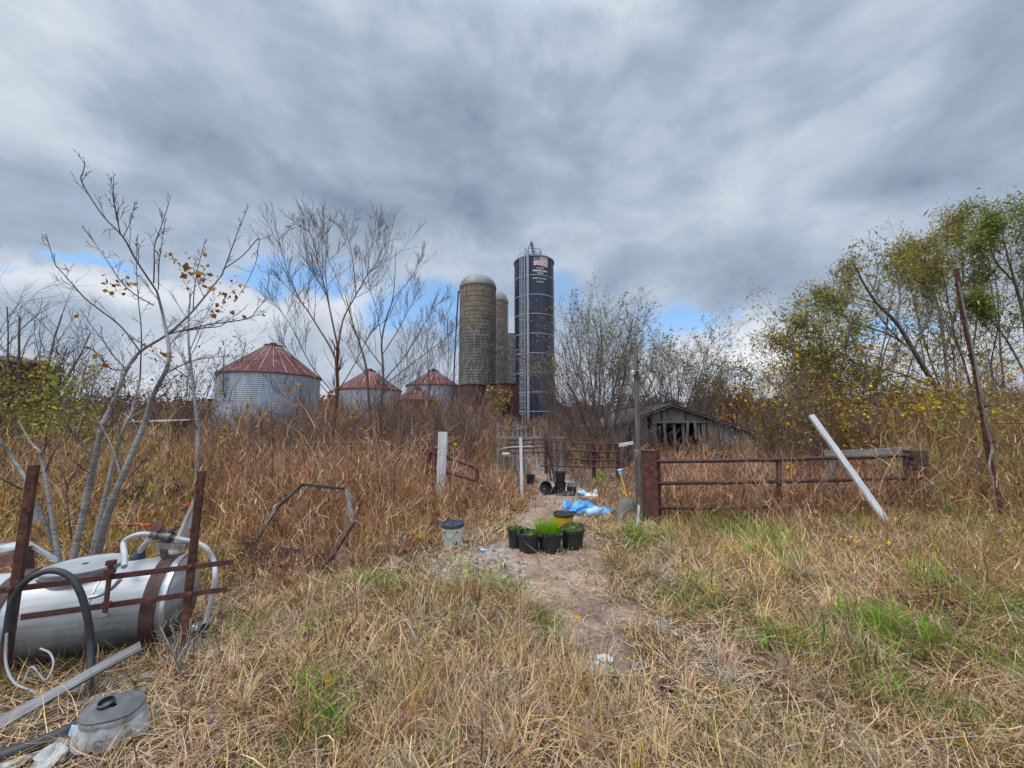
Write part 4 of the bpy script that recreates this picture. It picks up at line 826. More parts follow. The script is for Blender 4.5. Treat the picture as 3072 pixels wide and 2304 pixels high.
# galvanised trough sheet left of the saplings
b = MB(); a_ = [P(-60, 1648, 3.3), P(80, 1620, 3.35), P(172, 1672, 3.0), P(165, 1688, 2.98), P(82, 1640, 3.3), P(-60, 1672, 3.28)]
pts2 = [P(-60, 1640, 3.5), P(84, 1618, 3.45), P(170, 1668, 3.05)]
for i in range(2): b.sheet([a_[i], a_[i + 1], a_[4 - i], a_[5 - i]], .01); b.sheet([pts2[i], pts2[i + 1], a_[i + 1], a_[i]], .01)
th = thing('sheet_trough', 'bent galvanised sheet hood behind the left frame post', 'metal sheet', P(60, 1700, 3.2)); b.build('sheet', M['steel'], th)
b = MB(); b.sheet([P(-60, 1674, 3.26), P(80, 1656, 3.28), P(80, 1690, 3.25), P(-60, 1705, 3.22)], .02); b.build('rust_panel', M['rust_red'], th)
b = MB(); b.bar(P(84, 1640, 3.25), P(88, 1800, 3.2), .05, .05); b.build('leg', M['rust_dark'], th)
b = MB(); b.sheet([P(88, 1520, 4.0), P(118, 1512, 4.05), P(114, 1568, 4.05), P(84, 1562, 4.0)], .04); tag(b.build('grey_box', M['galv']), 'pale grey metal box glimpsed right of the left frame post', 'box')

# ------------------------------------------------------------------ drum with dark lid, black elbow, ground hose, bottom left
c = Gp(335, 2235); c.z += .055; ax = (.12, -.22, 1)
th = thing('plastic_drum', 'dirty white plastic drum with a dark lid and open filler neck', 'drum', c)
def ov(a, z): return 1 + .22 * math.cos(a * 2 - .7)
b = MB(); b.lathe(c, [(0.0620, 0.0000), (0.1178, 0.0068), (0.1147, 0.0340), (0.1023, 0.0816), (0.0899, 0.1122), (0.0806, 0.1224)], 40, axis=ax, wob=lambda a, z: (1 + .22 * math.cos(a * 2 - .7)) * (1 + .05 * math.sin(a * 5 + z * 20) + .03 * math.sin(a * 9))); b.build('body', M['white_dirty'], th)
b = MB(); b.lathe(c, [(0.0942, 0.1020), (0.0980, 0.1054), (0.0980, 0.1360), (0.0930, 0.1394)], 40, axis=ax, wob=ov); b.build('collar', M['white_dirty'], th)
b = MB(); b.lathe(c, [(0.0980, 0.1374), (0.1004, 0.1401), (0.0992, 0.1455), (0.0806, 0.1510), (0.0124, 0.1537)], 40, axis=ax, wob=ov); lid = b.build('lid', noisemat('dusty_black_lid', [(.3, (.045, .047, .048)), (.6, (.11, .11, .108)), (.8, (.22, .215, .20))], 12, 8, .7, bstr=.2), th)
axv = Vector(ax).normalized(); q2 = Vector((0, 0, 1)).rotation_difference(axv)
b = MB(); b.lathe(c + q2 @ Vector((-.034, .0, .151)), [(0.0310, 0.0000), (0.0310, 0.0190), (0.0273, 0.0204), (0.0260, 0.0027), (0.0062, 0.0014)], 28, axis=ax); b.build('filler_neck', noisemat('dark_green_plastic', [(.3, (.012, .022, .022)), (.7, (.03, .045, .045))], 9, 5, .4), lid)
b = MB(); b.pipe(crom([F(150, 2160, -.2), F(230, 2140, -.25), Gp(330, 2150) + Vector((0, 0, .10))], 6), .018, 10); tag(b.build('ground_hose', M['rubber']), 'short black hose running to the dark lidded drum', 'hose')
c = Gp(205, 2262); th = thing('pipe_elbow', 'black plastic pipe elbow with a blue band left of the drum', 'pipe', c)
b = MB(); b.pipe(crom([c + Vector((-.42, -.13, .03)), c + Vector((-.2, -.04, .045)), c + Vector((-.06, .03, .075)), c + Vector((-.01, .04, .10)), c + Vector((.035, .02, .08)), c + Vector((.06, -.03, .01))], 6), [.027] * 31, 14); b.build('elbow', M['rubber'], th)
b = MB(); b.lathe(c + Vector((.0, .04, .085)), [(.03, -.02), (.036, -.016), (.036, .022), (.02, .026)], 18, axis=(.1, .2, 1)); b.build('blue_band', M['pale_blue'], th)
for i, (px, py, s_) in enumerate(((160, 2285, .07), (60, 2290, .05))):
    c = Gp(px, py); crumple(c, (s_, s_, s_), M['white_dirty'], 'broken_block', ('dirty grey block below the black pipe elbow', 'small dirty block at the very lower corner of the ground')[i], 'block', 50 + i)
# scrap boards lying under the frame
for i, (a, bq, lab) in enumerate((((120, 2110), (560, 2025), 'grey scrap board lying under the frame beam'), ((200, 2140), (470, 2075), 'short grey scrap board lying nearer the drum'))):
    A_, B_ = Gp(*a), Gp(*bq); o_ = plank('scrap_board', A_ + Vector((0, 0, .03)), B_ + Vector((0, 0, .03)), .07, .02, M['wood_brown'], None, face=(0, 0, 1)); tag(o_, lab, 'board', 'scrap boards under the frame')
# leaning rusty pole on the right
Ypl = 5.6; p = Gp(3008, 1570); th = thing('leaning_pole', 'tall leaning rusty pipe with clamps at the right of the gate', 'pole', p)
b = MB(); t_ = P(2867, 806, 5.5); bt = Vector((P(3010, 1570, 5.9).x, 5.9, gz(5, 5.9) - .2)); n_ = 12
pts = [bt.lerp(t_, i / n_) + Vector((.02 * math.sin(i * 1.1), 0, 0)) for i in range(n_ + 1)]; b.pipe(pts, .029, 12); b.build('pipe', M['rust'], th)
for py in (850, 945, 1048, 1192, 1290):
    k = (py - 806) / (1570 - 806); c = t_.lerp(bt, k); b = MB(); b.lathe(c, [(.031, -.022), (.042, -.02), (.042, .02), (.031, .022)], 12, axis=t_ - bt); b.bar(c + Vector((.03, -.03, 0)), c + Vector((.07, -.045, .01)), .022, .035); b.build('clamp', M['rust_dark'], th)
b = MB(); pts = [P(2875, 845, 5.44), P(2900, 960, 5.5), P(2925, 1080, 5.55), P(2945, 1200, 5.6), P(2962, 1290, 5.65), P(2975, 1345, 5.7), P(2968, 1395, 5.7), P(2978, 1440, 5.7), P(2990, 1545, 5.8)]
b.pipe(crom(pts, 5), .012, 6); b.build('cable', M['wood_grey'], th)
# thin wires of the right hand fence
for i, (ya, yb) in enumerate(((1268, 1262), (1330, 1326))):
    b = MB(); A_, B_ = P(2950, ya, 7.5), P(3300, yb, 7.0); b.pipe([A_.lerp(B_, k / 8) + Vector((0, 0, -.03 * math.sin(math.pi * k / 8))) for k in range(9)], .007, 5)
    tag(b.build('fence_wire', M['rust_dark']), ('upper' if i == 0 else 'lower') + ' fence wire stretched right of the leaning rusty pipe', 'wire', 'fence wires by the leaning pipe')
# ------------------------------------------------------------------ vegetation tools
def blades(L, w, pos, az, lean, curl, col, segs=4, wob=None, side=None, taper=.8):
    """thin curved ribbons: returns vertices, loops, starts, totals, colours"""
    n = len(pos); t = np.zeros((n, 3)); p = pos.astype(float).copy(); rows = []
    sa = az + np.pi / 2 if side is None else side
    for k in range(segs + 1):
        th = lean + curl * (k / segs); a = az + (wob * (k / segs) if wob is not None else 0)
        ww = w * (1 - (k / segs) ** 1.6 * taper) * .5
        sv = np.stack([np.cos(sa), np.sin(sa), np.zeros(n)], -1)
        rows.append((p - sv * ww[:, None], p + sv * ww[:, None]))
        st = (L / segs)[:, None]
        p = p + st * np.stack([np.sin(th) * np.cos(a), np.sin(th) * np.sin(a), np.cos(th)], -1)
        g = G(p[:, 0], p[:, 1]) + .006; p[:, 2] = np.maximum(p[:, 2], g)
    V = np.stack([r for pr in rows for r in pr], 1)            # n, 2(segs+1), 3
    m = 2 * (segs + 1); b = (np.arange(n) * m)[:, None, None]
    qd = np.array([[2 * k, 2 * k + 1, 2 * k + 3, 2 * k + 2] for k in range(segs)])
    F_ = (b + qd[None]).reshape(-1, 4)
    return V.reshape(-1, 3), F_, np.repeat(col, m, 0)
class Veg:
    def __init__(s): s.v = []; s.f = []; s.c = []; s.n = 0
    def add(s, V, F_, C): s.v.append(V); s.f.append(F_ + s.n); s.c.append(C); s.n += len(V); return s
    def build(s, name, m, parent=None):
        V = np.concatenate(s.v); F_ = np.concatenate(s.f); C = np.concatenate(s.c)
        o_ = wloc(parent) if parent is not None else Vector((0, 0, 0))
        me = mesh_np(name, V - np.array(o_), F_.ravel(), np.arange(len(F_)) * 4, np.full(len(F_), 4), C)
        return link(name, me, m, parent, o_ if parent is not None else None)
def leafquads(p, L, w, col, r_, droop=0.0, up=None):
    n = len(p); a = r_.normal(size=(n, 3)); a[:, 2] = a[:, 2] * .7 - droop; a /= np.linalg.norm(a, axis=1)[:, None]
    b = r_.normal(size=(n, 3)); s_ = np.cross(a, b); s_ /= np.linalg.norm(s_, axis=1)[:, None] + 1e-9
    k_ = r_.lognormal(-.05, .35, n); L = (np.broadcast_to(L, n) * k_)[:, None]; w = (np.broadcast_to(w, n) * k_)[:, None]; nn = np.cross(a, s_) * (w * .35)
    V = np.stack([p, p + a * L * .45 + s_ * w + nn, p + a * L, p + a * L * .45 - s_ * w + nn], 1).reshape(-1, 3)
    return V, np.arange(n * 4).reshape(-1, 4), np.repeat(col, 4, 0)
def pick(r_, n, cols, weights=None, jit=.16):
    cols = np.array(cols, float); w_ = None if weights is None else np.array(weights, float) / sum(weights)
    i = r_.choice(len(cols), n, p=w_); c = cols[i]; l_ = c.mean(1, keepdims=True); c = l_ + (c - l_) * 1.22
    return np.clip(c * (1 + r_.normal(0, jit, (n, 1))) * (1 + r_.normal(0, .04, (n, 3))), .004, .9)
class Tubes:
    def __init__(s): s.d = {}
    def add(s, pts, r0, r1, sides=4): s.d.setdefault((len(pts), sides), []).append(([tuple(p) for p in pts], r0, r1))
    def join(s, o):
        for k, v in o.d.items(): s.d.setdefault(k, []).extend(v)
        return s
    def build(s, name, m, parent=None):
        VV, FF, off = [], [], 0; o_ = np.array(wloc(parent)) if parent is not None else np.zeros(3)
        for (n, sd_), L_ in s.d.items():
            Pp = np.array([x[0] for x in L_]); B = len(L_); r0 = np.array([x[1] for x in L_]); r1 = np.array([x[2] for x in L_])
            T_ = np.gradient(Pp, axis=1); T_ /= np.linalg.norm(T_, axis=2)[..., None] + 1e-9
            mean = T_.mean(1); ref = np.eye(3)[np.argmin(np.abs(mean), 1)][:, None, :]
            u = np.cross(T_, ref); u /= np.linalg.norm(u, axis=2)[..., None] + 1e-9; v = np.cross(T_, u)
            k = np.linspace(0, 1, n)[None]; rr = r0[:, None] * (1 - k) + r1[:, None] * k
            a = np.arange(sd_) * 2 * np.pi / sd_
            V = Pp[:, :, None] + rr[..., None, None] * (np.cos(a)[None, None, :, None] * u[:, :, None] + np.sin(a)[None, None, :, None] * v[:, :, None])
            base = (np.arange(B) * n * sd_)[:, None, None] + (np.arange(n - 1) * sd_)[None, :, None]; kk = np.arange(sd_)[None, None]; k2 = (kk + 1) % sd_
            FF.append((np.stack([base + kk, base + k2, base + sd_ + k2, base + sd_ + kk], -1)).reshape(-1, 4) + off)
            VV.append(V.reshape(-1, 3)); off += B * n * sd_
        V = np.concatenate(VV) - o_; F_ = np.concatenate(FF)
        me = mesh_np(name, V, F_.ravel(), np.arange(len(F_)) * 4, np.full(len(F_), 4), None, True)
        return link(name, me, m, parent, Vector(o_) if parent is not None else None)
rr_ = random.Random(11)
def gv(s): return Vector((rr_.gauss(0, s), rr_.gauss(0, s), rr_.gauss(0, s)))
def grow(lv, p, d, L, r, k, Pm, tips, hang=0.0):
    """one branch and all it carries; lv collects tubes per level, tips the leaf places"""
    n = Pm['seg'][k]; pts = [p]; ds = []
    for i in range(n):
        d = (d + gv(Pm['wig'][k]) + Vector((0, 0, Pm['trop'][k]))).normalized(); p = p + d * (L / n); pts.append(p); ds.append(d)
    last = k == len(Pm['kids'])
    lv[min(k, len(lv) - 1)].add(pts, r, r * (Pm.get('tip', .35)), 6 if r > .03 else (4 if r > .012 else 3))
    if last:
        tips += pts[1:]; return
    for j in range(Pm['kids'][k]):
        t = Pm['t0'][k] + (1 - Pm['t0'][k]) * (j + rr_.random()) / Pm['kids'][k]; f = t * n; i = min(int(f), n - 1)
        q_ = pts[i].lerp(pts[i + 1], f - i); ax = ds[i].orthogonal().normalized(); ax.rotate(Quaternion(ds[i], rr_.uniform(0, 6.283)))
        c = ds[i].copy(); c.rotate(Quaternion(ax, Pm['ang'][k] * rr_.uniform(.6, 1.3)))
        grow(lv, q_, c, L * Pm['ratio'][k] * (1.1 - .45 * t) * rr_.uniform(.7, 1.25), max(Pm['rmin'], r * (1 - .6 * t) * Pm['rr'][k]), k + 1, Pm, tips)
def limb(lv, pts, r0, r1, k, Pm, tips, kids, t0=.15, ratio=.4, li=0, bias=None, Lmin=0.0):
    """a limb along given points, with random branches grown off it"""
    lv[li].add(pts, r0, r1, 8 if r0 > .02 else 5); n = len(pts) - 1; Lt = sum((pts[i + 1] - pts[i]).length for i in range(n))
    if Lt < Lmin: kids = max(3, int(kids * Lt / Lmin)); Lt = .5 * (Lt + Lmin)
    for j in range(kids):
        t = t0 + (1 - t0) * (j + rr_.random()) / kids; f = t * n; i = min(int(f), n - 1); q_ = pts[i].lerp(pts[i + 1], f - i); d = (pts[i + 1] - pts[i]).normalized()
        ax = d.orthogonal().normalized(); ax.rotate(Quaternion(d, rr_.uniform(0, 6.283))); c = d.copy(); c.rotate(Quaternion(ax, R(rr_.uniform(25, 60))))
        if bias is not None: c = (c + bias).normalized()
        grow(lv, q_, c, Lt * ratio * (1.2 - .7 * t) * rr_.uniform(.5, 1.2), max(Pm['rmin'], (r0 + (r1 - r0) * t) * .5), k, Pm, tips)
def pxl(pts, Ya, Yb=None, n=4, jit=.0):
    Yb = Ya if Yb is None else Yb; m_ = len(pts)
    return crom([P(x, y, Ya + (Yb - Ya) * i / (m_ - 1) + rr_.gauss(0, jit) * (i > 0)) for i, (x, y) in enumerate(pts)], n)
STRAW, STRAW2, PINK, GREY, DARK = (.62, .45, .25), (.46, .30, .16), (.57, .385, .26), (.46, .39, .31), (.10, .055, .036)
GREEN, BRIGHT, OLIVE, GOLD = (.115, .175, .045), (.17, .35, .045), (.21, .20, .075), (.58, .36, .11)

# ------------------------------------------------------------------ lawn grass by the viewer
r1 = np.random.default_rng(21)
def sample(r_, n, y0, y1, pw, margin=1.6, extra=1.7):   # thinner with distance
    u = r_.random(n); k = 2 - pw
    y = (y0 ** k + u * (y1 ** k - y0 ** k)) ** (1 / k); x = (r_.random(n) * 2 - 1) * (margin * y + extra); return x, y
def green_at(x, y):                    # where the living grass shows through
    g = sstep(.60, .76, vnoise(x, y, 1.35, 1) * .6 + vnoise(x, y, 3.7, 2) * .4)
    def sp(px, py, rx, ry):
        c = Gp(px, py); return np.exp(-(((x - c.x) / rx) ** 2 + ((y - c.y) / ry) ** 2))
    s_ = np.maximum.reduce([sp(2620, 1965, .24, .16), sp(2760, 1900, .42, .11), sp(3010, 1850, .4, .16), sp(2720, 2070, .22, .16), sp(1440, 1752, .22, .10), sp(1130, 1745, .2, .2), sp(2020, 1800, .28, .3), sp(2800, 2160, .25, .2)])
    return np.clip(g * .9 + s_ * 1.3 * sstep(.25, .55, vnoise(x, y, 5.5, 30) * .5 + vnoise(x, y, 2.1, 31) * .5), 0, 1)
def lawn(n_t, per, y0, y1, pw, wmul):
    x, y = sample(r1, n_t, y0, y1, pw)
    keep = (r1.random(n_t) > path_mask(x, y) * .97) & (r1.random(n_t) < .35 + .8 * sstep(.22, .55, vnoise(x, y, 3.4, 80))) & (r1.random(n_t) > gravel_mask(x, y) * .85)
    x, y = x[keep], y[keep]; n_t = len(x)
    matted = sstep(1.0, 2.2, x) * sstep(2.7, 3.6, y); g = green_at(x, y); isg = r1.random(n_t) < g * .9
    yard = np.exp(-(((x + 2.35) / 1.0) ** 2 + ((y - 1.75) / .8) ** 2) * 1.1)          # scrap strewn ground by the tank, thinly grassed
    k0 = r1.random(n_t) > yard * 1.15; x, y, matted, g, isg, yard = x[k0], y[k0], matted[k0], g[k0], isg[k0], yard[k0]; n_t = len(x)
    tall = vnoise(x, y, 1.1, 5); Lm = (.048 + .085 * sstep(.35, .8, tall) + .07 * vnoise(x, y, 4, 6)) * (1 + matted * .9) * np.where(isg, .9, 1) * (1 - .4 * yard)
    comb = 2 * np.pi * vnoise(x, y, .7, 7) * 1.8 + np.where(x > 1, 2.7, .5)
    tint = vnoise(x, y, .9, 8); tint2 = vnoise(x, y, 2.8, 9)
    rep = lambda a: np.repeat(a, per)
    n = n_t * per; ta = r1.random(n) * 2 * np.pi; trd = np.abs(r1.normal(0, .035, n)) * (1 + rep(matted))
    bx = rep(x) + np.cos(ta) * trd; by = rep(y) + np.sin(ta) * trd
    tuft_az = rep(r1.random(n_t) * 6.283); cw = .30 + .35 * rep(matted); u_ = r1.random(n)
    az_ = np.where(u_ < cw, rep(comb) + r1.normal(0, .5, n), np.where(u_ < cw + .3, tuft_az + r1.normal(0, .5, n), ta + r1.normal(0, .7, n)))
    lean = np.clip(r1.normal(1.12, .38, n) + rep(matted) * .18 - .35 * rep(sstep(.6, .75, vnoise(x, y, 2.3, 14))), -.1, 1.52); curl = r1.normal(.35, .95, n)
    L = np.minimum(rep(Lm) * r1.lognormal(0, .38, n), .42)
    colr = pick(r1, n, [STRAW, STRAW2, PINK, GREY, DARK, (.22, .13, .08)], [2.6, 1.6, 2.6, 1.5, 1.5, 1.6], .26)
    gold = rep(tint) > .58; k_ = gold & (r1.random(n) < .45); colr[k_] = pick(r1, int(k_.sum()), [STRAW, GOLD, STRAW2], [3, 1, 1.5], .2)
    k_ = (rep(tint2) > .62) & (r1.random(n) < .6); colr[k_] = pick(r1, int(k_.sum()), [GREY, PINK, DARK], [2, 1.2, 1.2], .22)
    k_ = (rep(tint2) < .34) & (r1.random(n) < .75); colr[k_] = pick(r1, int(k_.sum()), [DARK, (.22, .135, .085), STRAW2], [1.3, 2, 1], .22)
    gi = rep(isg) & (r1.random(n) < .80); colr[gi] = pick(r1, int(gi.sum()), [GREEN, BRIGHT, OLIVE], [2, 2.2, 1.0])
    lo = (~gi) & (r1.random(n) < .05 + .16 * sstep(.5, .75, rep(vnoise(x, y, 1.7, 50)))); colr[lo] = pick(r1, int(lo.sum()), [OLIVE, GREEN])
    lean[gi] *= .7; curl[gi] *= .8
    w_ = (.0027 + .0007 * by) * wmul * r1.lognormal(0, .42, n)
    return blades(L, w_, np.stack([bx, by, G(bx, by) - .004 + rep(r1.uniform(0, .03, n_t))], -1), az_, lean, curl, colr, 4, r1.normal(0, 1.0, n), r1.random(n) * 6.28)
vg = Veg(); vg.add(*lawn(34000, 12, .55, 7.2, 1.35, 1.0))
# a mat of broken straw lying flat beneath the tufts
n = 90000; x, y = sample(r1, n, .6, 7.0, 1.35); k_ = (r1.random(n) > path_mask(x, y) * .93); x, y = x[k_], y[k_]; n = len(x); t_ = vnoise(x, y, 2.8, 9)
cf = 2 * np.pi * vnoise(x, y, 1.3, 40) * 1.6
colr = pick(r1, n, [STRAW, PINK, GREY, DARK, (.25, .15, .10)], [2.6, 2.4, 2.0, 1.2, 1.4], .28); k_ = (t_ < .36) & (r1.random(n) < .6); colr[k_] *= .45
vg.add(*blades(r1.lognormal(-2.65, .45, n), (.0032 + .0009 * y) * r1.lognormal(0, .4, n), np.stack([x, y, G(x, y) + r1.uniform(0, .045, n)], -1), cf + r1.normal(0, 1.0, n), r1.uniform(1.15, 1.65, n), r1.normal(0, .5, n), colr, 3, r1.normal(0, 1.0, n), r1.random(n) * 6.28))
# tussocks: bigger drooping clumps that break the mat up
nt_ = 620; x, y = sample(r1, nt_, 1.3, 6.8, 1.1); k_ = (path_mask(x, y) < .4) & (gravel_mask(x, y) < .4) & (np.hypot(x + 2.3, y - 1.8) > .8); x, y = x[k_], y[k_]; nt_ = len(x); per = 60; n = nt_ * per
tc_ = np.repeat(pick(r1, nt_, [STRAW, PINK, GREY, (.34, .21, .135), OLIVE, GOLD], [2.4, 2.6, 2, 1.6, .6, .8], .15), per, 0); a_ = r1.random(n) * 6.28; fall = np.repeat(r1.random(nt_) * 6.28, per); d_ = np.abs(r1.normal(0, .03, n))
bx = np.repeat(x, per) + np.cos(a_) * d_; by = np.repeat(y, per) + np.sin(a_) * d_; sz = np.repeat(r1.uniform(.10, .24, nt_), per)
vg.add(*blades(sz * r1.lognormal(0, .25, n), (.0026 + .0008 * by) * r1.lognormal(0, .35, n), np.stack([bx, by, G(bx, by)], -1), np.where(r1.random(n) < .5, fall + r1.normal(0, .5, n), a_), np.abs(r1.normal(.55, .35, n)), r1.normal(1.1, .5, n), np.clip(tc_ * r1.normal(1, .25, (n, 1)), .02, .8), 5, r1.normal(0, .7, n), r1.random(n) * 6.28))
# dead stalks strewn over the scrap ground by the tank
n = 900; x = r1.normal(-2.1, .75, n); y = r1.normal(1.9, .5, n); k_ = y > .9; x, y = x[k_], y[k_]; n = len(x)
vg.add(*blades(r1.uniform(.12, .55, n), .0045 * r1.uniform(.6, 1.4, n), np.stack([x, y, G(x, y) + r1.uniform(0, .06, n)], -1), np.where(r1.random(n) < .6, .25, 3.3) + r1.normal(0, .5, n), r1.uniform(1.3, 1.6, n), r1.normal(0, .2, n), pick(r1, n, [GREY, (.30, .24, .19), DARK, STRAW], [2, 2, 1.6, 1.2]), 4, r1.normal(0, .5, n), r1.random(n) * 6.28))
# broad bent blades and seed stalks, here and there
n = 1500; x, y = sample(r1, n, 1.2, 6.5, 1.2); k_ = (r1.random(n) > path_mask(x, y)); x, y = x[k_], y[k_]; n = len(x)
vg.add(*blades(r1.uniform(.12, .34, n), (.005 + .0008 * y) * r1.uniform(.7, 1.4, n), np.stack([x, y, G(x, y)], -1), r1.random(n) * 6.28, np.abs(r1.normal(.5, .4, n)), r1.normal(1.4, .7, n), pick(r1, n, [STRAW, PINK, GREY, GOLD], [3, 2, 1.5, .6]), 5, r1.normal(0, .8, n), r1.random(n) * 6.28))
# scattered strands lying on the track, and long fallen straws over everything
n = 24000; x, y = sample(r1, n, .9, 6.8, 1.2); k_ = (path_mask(x, y) < .5) | (r1.random(n) < np.where(y < 3.8, .9, .55)); x, y = x[k_], y[k_]; n = len(x)
vg.add(*blades(r1.uniform(.06, .36, n), (.0022 + .0007 * y) * r1.uniform(.7, 1.5, n), np.stack([x, y, G(x, y) + r1.uniform(.0, .10, n) * (1 - path_mask(x, y))], -1), r1.random(n) * 6.28, r1.uniform(1.1, 1.55, n), r1.normal(.1, .3, n), pick(r1, n, [STRAW, PINK, GREY, DARK], [3, 2, 2, .8]), 4, r1.normal(0, .9, n), r1.random(n) * 6.28))
tag(vg.build('lawn_grass', M['plant']), 'short dry straw grass with patches of living green', 'grass', None, 'stuff')
# bent seed stalks standing above the matted grass
# ------------------------------------------------------------------ rank brown weeds
r2 = np.random.default_rng(5)
def yfront(x): return np.interp(x, [-14, -4, -3.2, -2.4, -1.6, -1.0, -.4, .2], [3.5, 3.5, 3.45, 3.45, 3.65, 4.55, 5.2, 6.0])
def xleft(y): return np.interp(y, [3.5, 4.2, 4.8, 5.3, 6, 7, 9, 12, 16, 20], [-2.2, -1.45, -.85, -.42, -.15, .0, .15, .2, -.1, -1])
def xright(y): return np.interp(y, [3, 5.2, 6, 7, 9, 12, 16, 20], [2.0, 2.05, 2.25, 2.5, 3.3, 4.4, 5.2, 6])
def weed_height(x, y):
    left = sstep(0, .35, xleft(y) - x) * sstep(0, .3, y - yfront(x))
    hl = (.30 + .62 * sstep(.2, 2.9, y - yfront(x))) * (.72 + .55 * vnoise(x, y, 1.15, 44)) * (1 - .42 * sstep(-2.4, -.3, x)) * (1 - .35 * sstep(9.5, 14, y))
    right = sstep(0, .3, x - xright(y)); far_r = sstep(.95, 1.12, x / y)
    hr = np.where(y < 6.1, .30 + .16 * far_r, .56 + .12 * (vnoise(x, y, .8, 3) - .3) + .62 * far_r * sstep(6.0, 7.2, y)) * sstep(3.3, 4.6, y + .45 * (x - 3))
    mid = (1 - np.maximum(left, right)) * sstep(5.6, 7.5, y) * .16
    return left * hl + right * hr + mid
def weeds(n, y0, y1, pw, hmul, wmul, mix, leafy=True):
    x, y = sample(r2, n, y0, y1, pw); h = weed_height(x, y) * (.75 + .6 * vnoise(x, y, 1.9, 4)); pm_ = path_mask(x, y)
    d = np.hypot(x + 1.74, y - 4.5); keep = (h > .10) & (r2.random(n) > pm_ * .9)
    x, y, h = x[keep], y[keep], h[keep]; n = len(x)
    rg = sstep(.9, 1.1, x / y); cl = vnoise(x, y, 1.1, 11)
    colr = pick(r2, n, [(.38, .205, .125), (.22, .108, .068), (.56, .36, .22), (.46, .33, .25), (.085, .042, .03), STRAW], mix, .26)
    k_ = (r2.random(n) < rg * .55); colr[k_] = pick(r2, int(k_.sum()), [OLIVE, GREEN, STRAW2], [2, 1, 1])
    k_ = (x < -.75 * y) & (vnoise(x, y, .9, 33) > .5) & (r2.random(n) < .42); colr[k_] = pick(r2, int(k_.sum()), [OLIVE, (.34, .28, .09), (.46, .34, .10), GREEN], [1.2, 2, 1, .6])
    L = h * hmul * r2.lognormal(0, .28, n); azf = 2 * np.pi * vnoise(x, y, .7, 12) * 1.5
    az_ = np.where(r2.random(n) < .45, azf + r2.normal(0, .5, n), r2.random(n) * 6.283)
    lie = (y < 6.1) & (x > 1.4); az_ = np.where(lie & (r2.random(n) < .75), azf + r2.normal(0, .45, n), az_); lean = np.where(lie, r2.normal(1.22, .30, n), np.abs(r2.normal(.12, .38, n))); curl = np.where(r2.random(n) < .38, r2.normal(1.9, .8, n), r2.normal(.25, .7, n))
    pos = np.stack([x, y, G(x, y) - .02], -1); w_ = (.0036 + .00075 * y) * wmul * r2.uniform(.5, 1.6, n)
    out = [blades(L, w_, pos, az_, lean, curl, colr, 5, r2.normal(0, 1.3, n), r2.random(n) * 6.28, .65)]
    if leafy:                           # withered leaves and side twigs off each stalk
        k = 4; i = np.repeat(np.arange(n), k); m_ = len(i); t = r2.uniform(.25, .95, m_); th = lean[i] + curl[i] * t * .5
        pp = pos[i] + (L[i] * t)[:, None] * np.stack([np.sin(th) * np.cos(az_[i]), np.sin(th) * np.sin(az_[i]), np.cos(th)], -1)
        pp[:, 2] = np.maximum(pp[:, 2], G(pp[:, 0], pp[:, 1]) + .02)
        out.append(blades(L[i] * r2.uniform(.12, .38, m_), w_[i] * r2.uniform(.6, 1.35, m_), pp, r2.random(m_) * 6.28, r2.normal(.8, .5, m_), r2.normal(.9, 1.2, m_), np.clip(colr[i] * r2.uniform(.8, 1.25, (m_, 1)), 0, .7), 3, r2.normal(0, 1.0, m_), r2.random(m_) * 6.28, .7))
    return out
vg = Veg()
for a in weeds(36000, 3.0, 9, 1.1, 1.0, 1.0, [3, 2.2, 2.6, 1.4, 1.2, .8]): vg.add(*a)
for a in weeds(22000, 8, 21, 1.0, 1.05, 1.25, [3, 2.4, 2.0, 1.4, 1.3, .5]): vg.add(*a)
n = 5200; x, y = sample(r2, n, 3.8, 13, 1.0); h = weed_height(x, y); k_ = (h > .15) & (vnoise(x, y, 1.2, 60) > .5); x, y, h = x[k_], y[k_], h[k_]; n = len(x); a_ = x / y
cl_ = pick(r2, n, [(.30, .17, .08), (.42, .26, .08), (.24, .13, .07)], [2, 1.4, 2], .2); k_ = ((a_ < -.7) | (a_ > .85)) & (r2.random(n) < .8); cl_[k_] = pick(r2, int(k_.sum()), [(.60, .42, .05), (.36, .36, .08), (.55, .27, .04), (.24, .28, .08)], [2, 2, .9, 1.5], .2)
vg.add(*leafquads(np.stack([x, y, G(x, y) + h * r2.uniform(.3, 1.1, n)], -1), .028 + .003 * y, .009 + .001 * y, cl_, r2, .3))
# arching bramble canes and taller dead stalks breaking the top of the weeds
n = 2600; x, y = sample(r2, n, 4.2, 12, 1.0); h = weed_height(x, y); k_ = (h > .32) & (vnoise(x, y, 1.0, 95) > .42); x, y, h = x[k_], y[k_], h[k_]; n = len(x)
arch = r2.random(n) < .6; L = np.where(arch, h * r2.uniform(1.5, 2.6, n), h * r2.uniform(1.1, 1.7, n)); az_ = r2.random(n) * 6.283; lean = np.where(arch, r2.uniform(.0, .5, n), r2.normal(.1, .15, n)); curl = np.where(arch, r2.uniform(1.2, 2.3, n), r2.normal(.1, .25, n)); pos = np.stack([x, y, G(x, y)], -1)
colr = pick(r2, n, [(.30, .15, .11), (.20, .10, .08), (.50, .36, .26), (.42, .33, .28)], [3, 2, 1.5, 1.5], .2)
vg.add(*blades(L, (.0035 + .0007 * y) * r2.uniform(.8, 1.5, n), pos, az_, lean, curl, colr, 7, r2.normal(0, .5, n), r2.random(n) * 6.28, .6))
i = np.repeat(np.arange(n), 7); m_ = len(i); t = r2.uniform(.3, .98, m_); pp = pos[i].copy(); ns = 12
